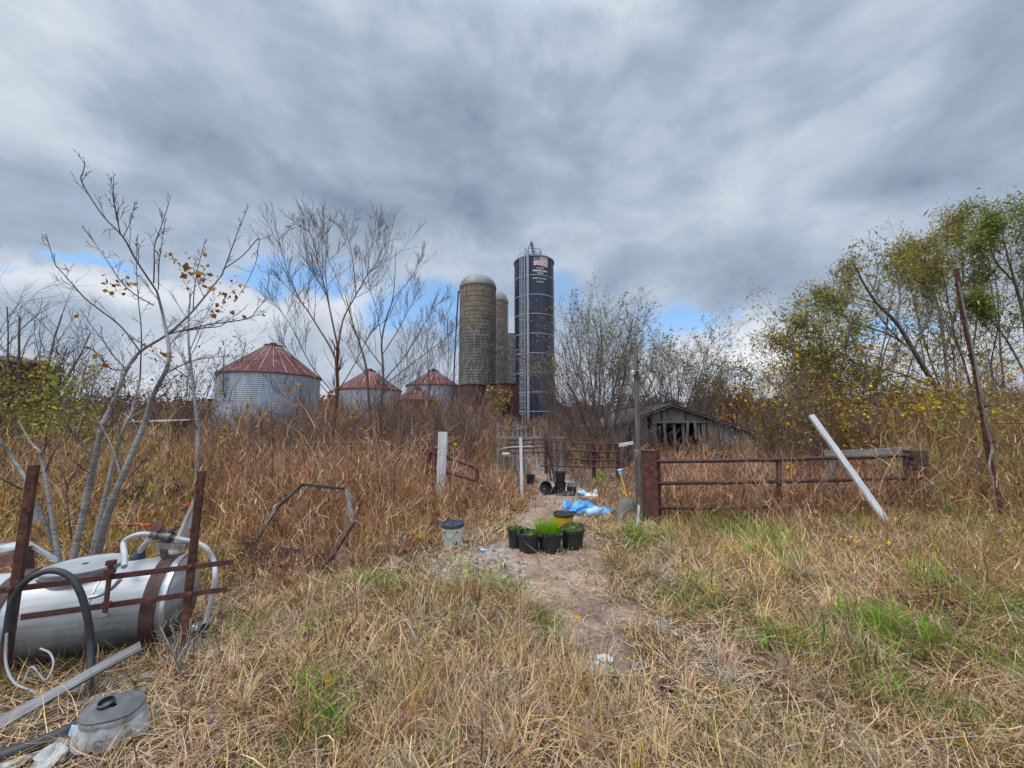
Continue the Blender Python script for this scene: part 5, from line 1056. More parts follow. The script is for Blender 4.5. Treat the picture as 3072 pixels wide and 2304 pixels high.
for k in range(ns):
    f_ = np.clip(t * ns - k, 0, 1) / ns; th = lean[i] + curl[i] * (k / ns); pp += (L[i] * f_)[:, None] * np.stack([np.sin(th) * np.cos(az_[i]), np.sin(th) * np.sin(az_[i]), np.cos(th)], -1)
pp[:, 2] = np.maximum(pp[:, 2], G(pp[:, 0], pp[:, 1]) + .02)
vg.add(*blades(r2.uniform(.08, .32, m_), .003 + .0005 * y[i], pp, r2.random(m_) * 6.28, r2.uniform(.2, 1.3, m_), r2.normal(.3, .6, m_), np.clip(colr[i] * r2.uniform(.8, 1.3, (m_, 1)), 0, .7), 3, r2.normal(0, .6, m_), r2.random(m_) * 6.28, .6))
tag(vg.build('tall_weeds', M['plant']), 'rank brown dead weeds and long matted grass', 'weeds', None, 'stuff')

# ------------------------------------------------------------------ brushwood in the middle distance
r3 = np.random.default_rng(9)
def brush(n, y0, y1, hfun, cols, wts, sub=9, xr=None):
    x, y = sample(r3, n, y0, y1, .9, 1.6, 2)
    h = hfun(x, y); k_ = h > .25; x, y, h = x[k_], y[k_], h[k_]; n = len(x)
    L = h * r3.uniform(.6, 1.15, n); az_ = r3.random(n) * 6.28; lean = np.abs(r3.normal(.22, .22, n)); curl = r3.normal(.25, .4, n); colr = pick(r3, n, cols, wts)
    pos = np.stack([x, y, G(x, y) - .03], -1); w_ = .0011 * y * r3.uniform(.6, 1.4, n) + .004
    out = [blades(L, w_, pos, az_, lean, curl, colr, 4, r3.normal(0, .6, n), r3.random(n) * 6.28, .7)]
    i = np.repeat(np.arange(n), sub); m_ = len(i); t = r3.uniform(.15, .98, m_); th = lean[i] + curl[i] * t * .5
    pp = pos[i] + (L[i] * t)[:, None] * np.stack([np.sin(th) * np.cos(az_[i]), np.sin(th) * np.sin(az_[i]), np.cos(th)], -1)
    out.append(blades(L[i] * r3.uniform(.15, .42, m_), w_[i] * r3.uniform(.5, .9, m_), pp, r3.random(m_) * 6.28, np.abs(r3.normal(.7, .3, m_)), r3.normal(-.2, .5, m_), np.clip(colr[i] * r3.uniform(.75, 1.3, (m_, 1)), 0, .7), 3, r3.normal(0, .5, m_), r3.random(m_) * 6.28, .6))
    return out, pp
def h_brush(x, y):
    a = x / y; base = np.interp(a, [-1.7, -1.38, -1.1, -.8, -.55, -.3, -.1, .02, .12, .25, .34, .42, .7, .82, 1.0, 1.2, 1.6], [2.6, 2.5, 2.2, 1.9, 2.3, 3.0, 2.7, 1.3, 1.3, 1.7, 1.2, .85, 1.5, 2.2, 2.7, 3.1, 3.1])
    base = base * sstep(8.5, 12, y + 3.5 * sstep(-.9, -1.3, a) + 2 * sstep(.8, 1.1, a)) * (.55 + .9 * vnoise(x, y, .45, 20)) * (1 + .3 * sstep(20, 40, y))
    return np.where((a > -.075) & (a < .36) & (y < 19.0), 0, base)
vg = Veg(); b_, pts_b = brush(12500, 8.2, 46, h_brush, [(.24, .135, .09), (.34, .22, .155), (.12, .075, .056), (.30, .23, .19), (.38, .20, .10)], [3, 2.2, 2, 1.6, 1], 11)
for a in b_: vg.add(*a)
for a in brush(2600, 5.6, 10.5, lambda x, y: weed_height(x, y) * np.where(weed_height(x, y) > .3, 1.45, 0) * (.6 + .8 * vnoise(x, y, .9, 90)), [(.22, .12, .085), (.30, .19, .14), (.12, .07, .055), (.26, .20, .17)], [3, 2, 2, 1.2], 9)[0]: vg.add(*a)
k_ = r3.choice(len(pts_b), 24000); pl_ = pts_b[k_] + r3.normal(0, .08, (24000, 3)); aa = pl_[:, 0] / pl_[:, 1]
colr = pick(r3, 24000, [(.26, .16, .07), (.20, .115, .06), (.34, .20, .06), (.16, .15, .05), (.11, .12, .04)], [3, 3, 1.2, 1.5, 1], .25)
g_ = (aa < -.82) & (r3.random(24000) < .75); colr[g_] = pick(r3, int(g_.sum()), [(.16, .175, .05), (.28, .25, .06), (.10, .12, .04), (.48, .32, .05)], [2, 2, 1, .9])
g_ = (aa > .62) & (r3.random(24000) < .7); colr[g_] = pick(r3, int(g_.sum()), [(.27, .22, .05), (.52, .33, .04), (.16, .16, .05), (.30, .17, .07), (.42, .33, .13)], [2, 1.6, 1.5, 1.5, 1.2])
vg.add(*leafquads(pl_, .035 + .0042 * pl_[:, 1] * r3.uniform(.6, 1.4, 24000), .011 + .0016 * pl_[:, 1], colr, r3, .2))
tag(vg.build('undergrowth', M['plant']), 'tangled brown brushwood filling the old farmyard', 'undergrowth', None, 'stuff')

# ------------------------------------------------------------------ far woods along the horizon
r4 = np.random.default_rng(31); vg = Veg(); cs = []
for i in range(420):
    a = r4.uniform(-1.75, 1.75); Yt = r4.uniform(62, 130); hgt = r4.uniform(4.0, 8.0) * (Yt / 85) * (.75 + .5 * vnoise(a * 6, 0, 1.0, 2))
    if abs(a) < .25: hgt *= .8
    rad = hgt * r4.uniform(.35, .6); n = 170
    u = r4.normal(size=(n, 3)); u /= np.linalg.norm(u, axis=1)[:, None]; u *= r4.random(n)[:, None] ** .4
    p_ = np.stack([a * Yt + u[:, 0] * rad, Yt + u[:, 1] * rad, gz(a * Yt, Yt) + hgt * .55 + u[:, 2] * hgt * .5], -1)
    base = pick(r4, 1, [(.16, .10, .07), (.20, .105, .055), (.13, .10, .075), (.12, .11, .06), (.25, .13, .05)], [3, 2, 3, 1.5, .8], .2)[0]
    vg.add(*leafquads(p_, .014 * Yt * r4.uniform(.5, 1.3, n), .0055 * Yt * r4.uniform(.3, 1, n), np.clip(base[None] * r4.uniform(.6, 1.4, (n, 1)), 0, .6), r4))
tag(vg.build('far_woods', M['plant']), 'low brown belt of autumn woods along the horizon', 'woods', None, 'stuff')
# ------------------------------------------------------------------ trees and shrubs one can tell apart
def finish_tree(name, label, cat, loc, parts, leaves=None, group=None):
    th = thing(name, label, cat, loc, group)
    for nm, tb, m_ in parts:
        if tb.d: tb.build(nm, m_, th)
    if leaves is not None: vg = Veg(); vg.add(*leaves); vg.build('foliage', M['leaf'], th)
    return th
def leafset(tips, n, L, w, cols, wts, r_, spread=.05, droop=.4, cond=None):
    t = np.array([tuple(p) for p in tips])
    if cond is not None: t = t[cond(t)]
    i = r_.choice(len(t), n); p = t[i] + r_.normal(0, spread, (n, 3)); return leafquads(p, L * r_.uniform(.6, 1.3, n), w * r_.uniform(.7, 1.3, n), pick(r_, n, cols, wts, .2), r_, droop)
r5 = np.random.default_rng(77)
FINE = dict(seg=[5, 4], wig=[.10, .14], trop=[.10, .08], kids=[5], t0=[.2], ang=[R(38)], ratio=[.5], rr=[.6], rmin=.0022, tip=.4)
# grey saplings behind the steel tank
def sapling(name, label, limbs, kids, Pm, loc, leafn=0, twig_k=1.0):
    lv = [Tubes(), Tubes(), Tubes()]; tips = []
    for (pts, Ya, Yb, ra, rb) in limbs:
        q_ = pxl(pts, Ya, Yb, 4, .05)
        if ra > .012: limb(lv, q_, ra * .66, rb * .7, 0, Pm, tips, kids, .28, .20 * twig_k, 0, Vector((0, 0, .25)))
        else: limb(lv, q_, ra * .72, rb * .8, 1, Pm, tips, 9, .15, .15, 1, Vector((0, 0, .3)))
    lf = None
    if leafn:
        t = np.array([tuple(p) for p in tips])
        cl = [P(x, y, 3.4) for x, y in ((597, 800), (575, 796), (590, 838), (700, 850), (680, 890), (512, 770), (365, 846), (345, 860), (668, 930), (460, 1055), (625, 850))]
        t2 = np.concatenate([np.array(tuple(c)) + r5.normal(0, (.045, .07, .05), (16, 3)) for c in cl] + [t[r5.choice(len(t), leafn)]])
        n = len(t2); lf = leafquads(t2, .05 * r5.uniform(.5, 1.2, n), .016 * r5.uniform(.6, 1.3, n), pick(r5, n, [(.36, .17, .04), (.28, .13, .05), (.45, .27, .05), (.20, .10, .05)], [2, 2, 1.2, 1]), r5, .7)
    tn = lv[1]
    return finish_tree(name, label, 'tree', loc, [('trunk', lv[0], M['bark_grey']), ('crown', lv[1].join(lv[2]), M['twig_dark'])], lf, 'pale barked saplings behind the tank')
SP = dict(seg=[5, 4, 3], wig=[.09, .12, .12], trop=[.10, .07, .05], kids=[4, 3], t0=[.25, .2], ang=[R(36), R(38)], ratio=[.55, .5], rr=[.6, .6], rmin=.0024, tip=.45)
A_ = [(212, 1700), (221, 1668), (266, 1469), (285, 1377), (304, 1282), (333, 1219), (379, 1111), (420, 1055), (502, 1003), (579, 932), (666, 824)]
sapling('pale_sapling', 'forked pale grey sapling with several tall leaning stems behind the steel tank', [
    (A_, 3.35, 3.7, .040, .010), ([(666, 824), (687, 768), (717, 686), (746, 617)], 3.7, 3.75, .009, .003),
    ([(286, 1690), (316, 1564), (364, 1437), (437, 1263), (461, 1183), (507, 1080), (492, 962), (471, 875)], 3.45, 3.3, .046, .013), ([(471, 875), (410, 783), (369, 711), (307, 645), (246, 547), (250, 515), (255, 486)], 3.3, 3.1, .012, .003),
    ([(270, 1690), (335, 1406), (380, 1263), (390, 1250), (420, 1142)], 3.5, 3.9, .030, .012), ([(420, 1142), (424, 1000), (415, 900), (410, 809), (411, 711)], 3.9, 4.0, .009, .003),
    ([(420, 1055), (366, 983), (300, 930), (256, 896), (215, 850), (179, 809), (166, 793), (150, 745), (138, 701)], 3.45, 3.2, .010, .003),
    ([(379, 1111), (335, 1060), (307, 1019), (265, 965), (241, 927)], 3.5, 3.9, .009, .003), ([(461, 916), (400, 880), (359, 840), (330, 795), (307, 763), (285, 730), (265, 696)], 3.35, 3.7, .008, .003),
    ([(461, 850), (463, 790), (464, 737), (480, 690), (492, 655), (503, 620), (511, 586)], 3.4, 3.6, .008, .003), ([(475, 870), (478, 780), (490, 700), (497, 655)], 3.4, 3.2, .006, .002),
    ([(359, 700), (352, 650), (340, 600), (333, 533)], 3.2, 3.1, .006, .0025), ([(362, 702), (347, 640), (341, 590), (341, 530)], 3.2, 3.25, .005, .0025), ([(369, 711), (390, 670), (400, 630), (404, 608)], 3.2, 3.1, .005, .0025),
    ([(676, 804), (730, 765), (776, 714), (774, 745), (769, 783), (745, 840), (717, 886)], 3.7, 3.5, .007, .003), ([(507, 1000), (600, 985), (661, 978), (700, 950), (733, 927)], 3.5, 3.9, .009, .003),
    ([(502, 1003), (620, 975), (738, 957), (770, 930), (797, 896)], 3.6, 3.3, .010, .003), ([(579, 932), (585, 850), (600, 780), (617, 716)], 3.7, 3.9, .007, .003), ([(500, 1120), (570, 1085), (640, 1072), (700, 1068)], 3.4, 3.2, .008, .003),
    ([(379, 1111), (330, 1105), (290, 1060), (262, 1042)], 3.5, 3.3, .008, .003), ([(333, 1219), (250, 1130), (190, 1080), (170, 1050)], 3.4, 3.6, .008, .003), ([(300, 1280), (230, 1235), (165, 1170)], 3.4, 3.2, .007, .003),
    ([(390, 1430), (440, 1370), (492, 1310)], 3.45, 3.3, .006, .002), ([(355, 1527), (420, 1460), (490, 1400)], 3.45, 3.3, .006, .002), ([(270, 1420), (215, 1380)], 3.4, 3.2, .006, .002)],
    6, SP, Vector((P(240, 1690, 3.4).x, 3.4, 0)), 30)
sapling('pale_sapling', 'smaller pale sapling leaning left with twigs over the left frame post', [
    ([(180, 1700), (149, 1516), (127, 1377), (120, 1355), (92, 1327), (54, 1260)], 3.1, 3.2, .026, .007), ([(178, 1690), (174, 1659), (98, 1491), (76, 1434), (32, 1368), (0, 1322), (-20, 1290)], 3.2, 3.0, .024, .016),
    ([(-20, 1290), (0, 1270), (18, 1230), (40, 1190)], 3.0, 2.9, .010, .004), ([(127, 1377), (135, 1340), (139, 1310)], 3.1, 3.0, .007, .003), ([(136, 1415), (165, 1350), (190, 1310), (206, 1282)], 3.1, 3.3, .007, .003), ([(66, 1470), (30, 1450), (-10, 1430)], 3.0, 2.9, .008, .004),
    ([(206, 1470), (192, 1430), (180, 1400)], 3.3, 3.3, .006, .003), ([(215, 1620), (205, 1530), (199, 1470), (230, 1410), (255, 1370)], 3.2, 3.3, .008, .003)],
    3, SP, Vector((P(178, 1690, 3.2).x, 3.2, 0)), 0, .8)
sapling('slim_sapling', 'slim upright grey sapling between the pale saplings and the largest grain bin', [
    ([(592, 1520), (592, 1390), (595, 1290), (590, 1250), (575, 1120), (566, 1030), (566, 950), (572, 880)], 6.0, 6.3, .055, .012),
    ([(566, 1060), (610, 960), (650, 890)], 6.2, 6.5, .015, .004), ([(578, 1140), (530, 1040), (500, 990)], 6.2, 6.0, .014, .004), ([(590, 1230), (640, 1130), (672, 1050)], 6.1, 6.4, .014, .004), ([(594, 1290), (552, 1220), (530, 1170)], 6.1, 5.8, .012, .004)],
    8, SP, Vector((P(592, 1520, 6.0).x, 6.0, 0)), 0, 1.1)
# thin broken whips by the tank
for i, (pts, Ya, lab) in enumerate((([(545, 1960), (530, 1930), (510, 1905), (480, 1870)], 2.55, 'broken grey twiggy branch lying at the foot of the right frame post'),)):
    lv = [Tubes(), Tubes(), Tubes()]; tips = []
    for k in range(6):
        e = [(545, 2040), (530 + k * 3, 1990 - k * 6), (500 + k * 22, 1920 - (k % 3) * 14), (480 + k * 30, 1880 - (k % 2) * 26)]
        limb(lv, pxl(e, 2.45, 2.5, 4, .03), .006, .002, 1, SP, tips, 5, .3, .3, 0)
    finish_tree('dead_branch', lab, 'branch', Vector((P(545, 2040, 2.5).x, 2.5, 0)), [('stems', lv[0].join(lv[1]).join(lv[2]), M['bark_grey'])])

# bare shrub trees in front of the bins
VASE = dict(seg=[6, 5, 4], wig=[.06, .07, .09], trop=[.08, .09, .08], kids=[6, 3], t0=[.08, .1], ang=[R(26), R(26)], ratio=[.62, .50], rr=[.5, .6], rmin=.0045, tip=.45)
def px_tree(name, label, limbs, Y, kids, Pm, bark, twig, loc_px, leaf=None, ratio=.34, cat='tree', group=None, dep=.9):
    lv = [Tubes(), Tubes(), Tubes()]; tips = []
    for (pts, ra, rb) in limbs:
        Yb = Y + rr_.uniform(-dep, dep)
        limb(lv, pxl(pts, Y if ra > .05 else Y + rr_.uniform(-.2, .2), Yb, 4, .04), ra * .62, rb * .75, 0, Pm, tips, kids if ra < .085 else kids // 3, .3, ratio, 0, Vector((0, 0, .3)), .27 * Y)
    lf = leafset(tips, *leaf) if leaf else None
    return finish_tree(name, label, cat, Vector((P(*loc_px, Y).x, Y, gz(P(*loc_px, Y).x, Y))), [('trunk', lv[0], bark), ('crown', lv[1].join(lv[2]), twig)], lf, group)
TW = noisemat('bare_twig_bark', [(.3, (.07, .05, .046)), (.6, (.135, .098, .088)), (.8, (.21, .16, .14))], 14, 4, .9, bstr=.1)
px_tree('bare_tree', 'bare fan shaped tree with a reddish trunk in front of the grain bins', [
    ([(985, 1420), (1000, 1300), (1012, 1178), (1011, 1100), (1014, 1043)], .086, .06),
    ([(1012, 1090), (990, 1040), (957, 986), (925, 935), (899, 899), (878, 850), (860, 807), (846, 755), (836, 711)], .05, .006),
    ([(1014, 1043), (996, 960), (981, 889), (968, 840), (957, 802), (935, 745), (908, 687)], .05, .006), ([(957, 802), (940, 720), (920, 690), (875, 668)], .02, .006),
    ([(1014, 1043), (1022, 990), (1034, 947), (1068, 885), (1101, 827), (1128, 790), (1149, 745), (1178, 716)], .05, .006), ([(1101, 827), (1110, 760), (1125, 700), (1128, 672)], .02, .006),
    ([(1014, 1043), (990, 930), (975, 800), (985, 740), (968, 660)], .03, .006), ([(1068, 885), (1060, 800), (1045, 720), (1000, 657)], .03, .006), ([(899, 899), (850, 850), (835, 830)], .02, .006),
    ([(1000, 1180), (930, 1090), (880, 990), (840, 930), (803, 872)], .03, .006), ([(1003, 1200), (940, 1130), (870, 1060), (845, 1010)], .025, .006), ([(1012, 1178), (1065, 1090), (1110, 1000), (1140, 950)], .03, .006),
    ([(990, 1320), (930, 1260), (860, 1180), (822, 1120)], .025, .006), ([(995, 1330), (1080, 1250), (1150, 1180), (1230, 1120)], .03, .006), ([(990, 1360), (1100, 1290), (1200, 1220), (1300, 1190)], .025, .006)],
    11.0, 14, VASE, M['bark_red'], TW, (985, 1400), None, .36, group='bare fan shaped trees')
px_tree('bare_tree', 'bare many branched tree right of the reddish trunk, its twigs reaching the concrete silo', [
    ([(1120, 1400), (1110, 1260), (1101, 1120), (1085, 1050), (1063, 986), (1045, 920), (1034, 880)], .09, .008), ([(1125, 1400), (1140, 1250), (1149, 1145), (1148, 1080), (1145, 1024), (1160, 950), (1178, 899), (1185, 820), (1188, 740)], .09, .007),
    ([(1145, 1024), (1130, 930), (1105, 850), (1110, 800)], .03, .006), ([(1178, 899), (1220, 850), (1250, 800), (1262, 775)], .025, .006), ([(1150, 1060), (1200, 980), (1240, 900), (1258, 860)], .03, .006), ([(1149, 1145), (1220, 1060), (1280, 960), (1305, 905)], .035, .006),
    ([(1149, 1160), (1250, 1080), (1330, 1020), (1372, 985)], .03, .006), ([(1140, 1250), (1230, 1180), (1310, 1090), (1350, 1010)], .03, .006), ([(1101, 1120), (1060, 1060), (1020, 1010)], .025, .006)],
    12.5, 13, VASE, M['bark_brown'], TW, (1120, 1380), None, .34, group='bare fan shaped trees')
px_tree('bare_shrub', 'bare twiggy shrub between the bare tree and the concrete silo', [
    ([(1270, 1380), (1285, 1200), (1283, 1080), (1280, 960)], .04, .006), ([(1275, 1380), (1320, 1220), (1345, 1100), (1338, 900)], .04, .006), ([(1265, 1380), (1240, 1230), (1225, 1100), (1215, 1000)], .03, .006), ([(1280, 1360), (1370, 1240), (1400, 1180)], .03, .006)],
    14.0, 14, VASE, M['bark_brown'], TW, (1270, 1360), None, .32, 'shrub')
def vase(name, label, px, Y, ytop, halfpx, stems, cat='tree', leaf=None, bark=None, twig=None, lean=0.0, seed=1, kids=(7, 5), rbase=.05, group=None, inner=.0, rmin=.007, nlev=2, trop=.06, pybase=None):
    """several stems from one root, spreading into a round topped twiggy crown"""
    global rr_
    rr_ = random.Random(seed); x0 = P(px, 1270, Y).x; z0 = gz(x0, Y); H = P(px, ytop, Y).z - z0; Wd = halfpx * Y / FPX
    lv = [Tubes(), Tubes(), Tubes()]; tips = []
    Pm = dict(seg=[7, 5, 4][:nlev + 1], wig=[.07, .11, .14], trop=[trop, .06, .05], kids=list(kids)[:nlev], t0=[.30, .2], ang=[R(34), R(36)], ratio=[.40, .5], rr=[.42, .6], rmin=rmin, tip=.35)
    for k in range(stems):
        a = 6.283 * (k + rr_.random()) / stems; f = inner + (1 - inner) * math.sqrt(rr_.random()); ex = math.cos(a) * Wd * f + lean * H; ey = math.sin(a) * Wd * f * .8
        hh = H * (1 - .42 * f * f) * rr_.uniform(.8, 1.0); d = Vector((ex, ey, hh)); L = d.length * 1.04
        grow(lv, Vector((x0 + rr_.gauss(0, .12), Y + rr_.gauss(0, .12), z0 - .1)), (d.normalized() + Vector((ex * .06, ey * .06, -.05))).normalized(), L, rbase * rr_.uniform(.6, 1.1), 0, Pm, tips)
    lf = leafset(tips, *leaf) if leaf else None
    return finish_tree(name, label, cat, Vector((x0, Y, z0)), [('trunk', lv[0], bark or M['bark_brown']), ('crown', lv[1].join(lv[2]), twig or TW)], lf, group)
WIL = [(.30, .29, .17), (.22, .22, .12), (.36, .30, .15), (.17, .17, .08)]
vase('willow_tree', 'bare willow with wispy pale leaves at its top, directly right of the dark blue silo', 1800, 25, 910, 195, 30, leaf=(7000, .16, .024, WIL, [3, 2, 1, 1], r5, .06, .6, lambda t: t[:, 2] > 5.0), seed=3, kids=(13, 7), rbase=.06, group='willows behind the barn', inner=.1, rmin=.008)
vase('willow_tree', 'bare willow with wispy pale leaves rising behind the peak of the barn', 2025, 29, 940, 165, 24, leaf=(6000, .18, .026, WIL, [3, 2, 1, 1], r5, .06, .6, lambda t: t[:, 2] > 5.0), seed=4, kids=(12, 7), rbase=.065, group='willows behind the barn', inner=.1, rmin=.009)
vase('brushy_shrub', 'dense reddish brown shrub at the foot of the bare willow', 1745, 21, 1120, 95, 16, 'shrub', seed=5, kids=(8, 4), rbase=.03, rmin=.008, leaf=(500, .08, .03, [(.24, .12, .06), (.18, .10, .06)], None, r5), group='brown shrubs round the barn')
vase('brushy_shrub', 'brown tangled shrub covering the left roof slope of the barn', 1870, 20, 1140, 90, 15, 'shrub', seed=6, kids=(8, 4), rbase=.03, rmin=.008, group='brown shrubs round the barn')
for (px, Y, yt, hp, nl, lab) in ((1975, 22.5, 1235, 55, 60, 'thin brown shrub half covering the barn doorway'), (2150, 22, 1262, 60, 80, 'brown shrub in front of the right wall of the barn'), (2320, 21, 1205, 60, 400, 'rusty leaved shrub just beyond the right eave of the barn'), (1660, 15.5, 1265, 40, 30, 'low thorny shrub behind the four rail pipe fence')):
    vase('brushy_shrub', lab, px, Y, yt, hp, 12, 'shrub', seed=int(px), kids=(7, 4), rbase=.025, rmin=.007, leaf=(nl, .09, .035, [(.34, .16, .07), (.26, .15, .07)], None, r5), group='brown shrubs round the barn')
for (px, Y, yt, hp, nl, lab) in ((2430, 14, 1070, 95, 1500, 'brown and olive thicket at the foot of the small willow'), (2600, 13, 1060, 110, 2000, 'tangled thicket under the round topped willow'), (2780, 12.5, 1090, 110, 2000, 'tangled thicket round the base of the slanting limb'), (2960, 12, 1060, 110, 2200, 'tangled thicket behind the leaning rusty pipe')):
    vase('thicket_bush', lab, px, Y, yt, hp, 16, 'bush', seed=int(px), kids=(9, 5), rbase=.03, rmin=.006, leaf=(nl, .10, .03, [(.34, .30, .09), (.42, .24, .08), (.24, .25, .08), (.52, .36, .06)], None, r5, .15), group='thickets under the willows')
vase('brushy_shrub', 'low brown shrub behind the grey corral posts', 1690, 23, 1200, 60, 12, 'shrub', seed=7, kids=(7, 4), rbase=.028, rmin=.008, group='brown shrubs round the barn')
vase('brushy_shrub', 'thin bare shrub in front of the rusty tanks', 1440, 20, 1165, 75, 13, 'shrub', seed=8, kids=(7, 4), rbase=.03, rmin=.007, group='brown shrubs round the barn')
vase('brushy_shrub', 'bare shrub climbing the lower right side of the dark blue silo', 1668, 40, 1040, 45, 9, 'shrub', seed=9, kids=(8, 4), rbase=.05, rmin=.012, group='brown shrubs round the barn')
vase('autumn_tree', 'dull orange leaved tree beyond the right roof slope of the barn', 2215, 34, 1085, 75, 9, leaf=(2600, .16, .06, [(.26, .14, .05), (.20, .12, .05), (.15, .13, .05), (.33, .18, .05)], None, r5, .2), seed=10, kids=(9, 5), rbase=.07, rmin=.011)
vase('autumn_tree', 'olive leaved tree glimpsed over the ridge of the barn', 2120, 38, 1098, 50, 8, leaf=(2000, .18, .07, [(.16, .15, .05), (.12, .11, .04), (.22, .16, .06)], None, r5, .25), seed=11, kids=(8, 5), rbase=.07, rmin=.012)
# big willow on the right: leaning limbs and several crowns
WL = [(.22, .225, .075), (.29, .26, .085), (.36, .25, .075), (.14, .165, .055), (.42, .29, .065)]
WP = dict(seg=[6, 5, 4], wig=[.08, .11, .14], trop=[.08, .06, .0], kids=[8, 6], t0=[.15, .15], ang=[R(34), R(38)], ratio=[.5, .5], rr=[.55, .55], rmin=.0062, tip=.35)
px_tree('willow_tree', 'big leaning willow with a thick slanting limb and olive leaves, right of the leaning plank', [
    ([(2900, 1400), (2880, 1260), (2810, 1165), (2740, 1050), (2690, 969), (2630, 909), (2590, 848), (2570, 803)], .17, .02), ([(2740, 1050), (2660, 1000), (2560, 969), (2500, 924), (2470, 894)], .06, .008), ([(2690, 969), (2700, 886), (2690, 818), (2715, 757)], .06, .008),
    ([(2630, 909), (2560, 886), (2530, 841), (2545, 795)], .05, .008), ([(2810, 1165), (2700, 1120), (2570, 1090), (2480, 1020), (2430, 969)], .06, .008), ([(2480, 1020), (2420, 1010), (2370, 1000)], .02, .007), ([(2570, 1090), (2500, 1090), (2400, 1060), (2345, 1030)], .03, .007),
    ([(2860, 1240), (2700, 1180), (2560, 1160), (2440, 1110)], .05, .008), ([(2740, 1050), (2790, 947), (2800, 848), (2770, 765)], .06, .008), ([(2620, 924), (2560, 909), (2510, 909)], .03, .007)],
    13.5, 13, WP, M['bark_brown'], TW, (2900, 1380), (11500, .14, .016, WL, [3, 2, 2, 2, 1], r5, .20, .7), .34, group='leafy willows on the right', dep=1.6)
px_tree('willow_tree', 'tall willow with two upright limbs behind the top of the leaning rusty pipe', [
    ([(2860, 1420), (2850, 1250), (2835, 1060), (2815, 924), (2790, 833), (2785, 765)], .13, .012), ([(2835, 1060), (2870, 924), (2890, 818), (2880, 725), (2865, 655)], .08, .008), ([(2890, 818), (2930, 772), (2950, 705)], .03, .007), ([(2815, 924), (2760, 863), (2740, 803), (2755, 742)], .05, .008), ([(2860, 947), (2920, 871), (2960, 818)], .04, .008), ([(2840, 772), (2850, 725), (2890, 675)], .03, .007)],
    15.5, 12, WP, M['bark_brown'], TW, (2860, 1400), (8000, .15, .017, WL, [3, 2, 2, 2, 1], r5, .20, .7), .32, group='leafy willows on the right', dep=1.6)
px_tree('willow_tree', 'tallest dark green willow at the far right edge', [
    ([(3110, 1420), (3090, 1150), (3075, 969), (3045, 848), (3020, 757), (3005, 675)], .15, .014), ([(3075, 969), (3110, 863), (3120, 757), (3090, 645)], .08, .008), ([(3045, 848), (2990, 788), (2970, 725), (2985, 655)], .05, .008), ([(3090, 1150), (3020, 1020), (2960, 947), (2920, 909)], .07, .008), ([(3120, 772), (3150, 685), (3140, 625)], .04, .008), ([(3080, 1000), (3160, 924), (3200, 833)], .06, .008)],
    14.5, 13, WP, M['bark_brown'], TW, (3100, 1400), (11000, .15, .017, [(.18, .23, .08), (.26, .29, .10), (.36, .33, .11), (.13, .17, .06)], [3, 3, 1.5, 2], r5, .14, .7), .30, group='leafy willows on the right', dep=1.6)
for (px, Y, yt, hp, st_, nl, sd_, lab) in ((2440, 18, 940, 130, 9, 4200, 91, 'small fine leaved willow at the left edge of the willow clump'), (2560, 17.5, 800, 190, 9, 6500, 92, 'round topped fine leaved willow behind the slanting limb'), (2930, 18.5, 690, 200, 9, 7000, 94, 'fine leaved willow behind the tallest one at the right')):
    vase('willow_tree', lab, px, Y, yt, hp, st_, leaf=(nl, .16, .020, WL, [3, 2, 2, 2, 1], r5, .14, .7, lambda t: t[:, 2] > 2.6), seed=sd_, kids=(12, 6), rbase=.06, rmin=.006, group='leafy willows on the right', inner=.1)
YEL = [(.62, .40, .04), (.44, .31, .06), (.30, .28, .07), (.36, .20, .08), (.24, .135, .07), (.24, .135, .07)]
for i, (px, Y, yt, hp, st_, nl, lab) in enumerate(((2300, 11, 1075, 62, 9, 420, 'yellow leaved shrub just right of the barn roof'), (2395, 10, 1020, 70, 9, 520, 'tall yellow leaved shrub with bare whips behind the top of the leaning plank'), (2500, 10.5, 1110, 70, 10, 700, 'spreading yellow leaved shrub left of the willow limb'),
        (2620, 9.5, 1150, 75, 10, 700, 'yellow and green shrub behind the middle of the long gate'), (2780, 9.0, 1190, 80, 11, 900, 'leafy yellow shrub behind the right gate post'), (2960, 9.5, 1180, 80, 11, 800, 'green and yellow shrub behind the leaning rusty pipe'), (3060, 8.4, 1230, 60, 9, 700, 'green weedy shrub at the right edge below the tallest willow'))):
    cl_ = YEL if i < 5 else [(.20, .23, .07), (.34, .31, .09), (.55, .40, .08)]
    vase('yellow_shrub', lab, px, Y, yt, hp, st_, 'shrub', leaf=(int(nl * 1.9), .06, .023, cl_, None, r5, .10), seed=40 + i, kids=(10, 6), rbase=.02, rmin=.0045, group='yellow leaved shrubs right of the barn')
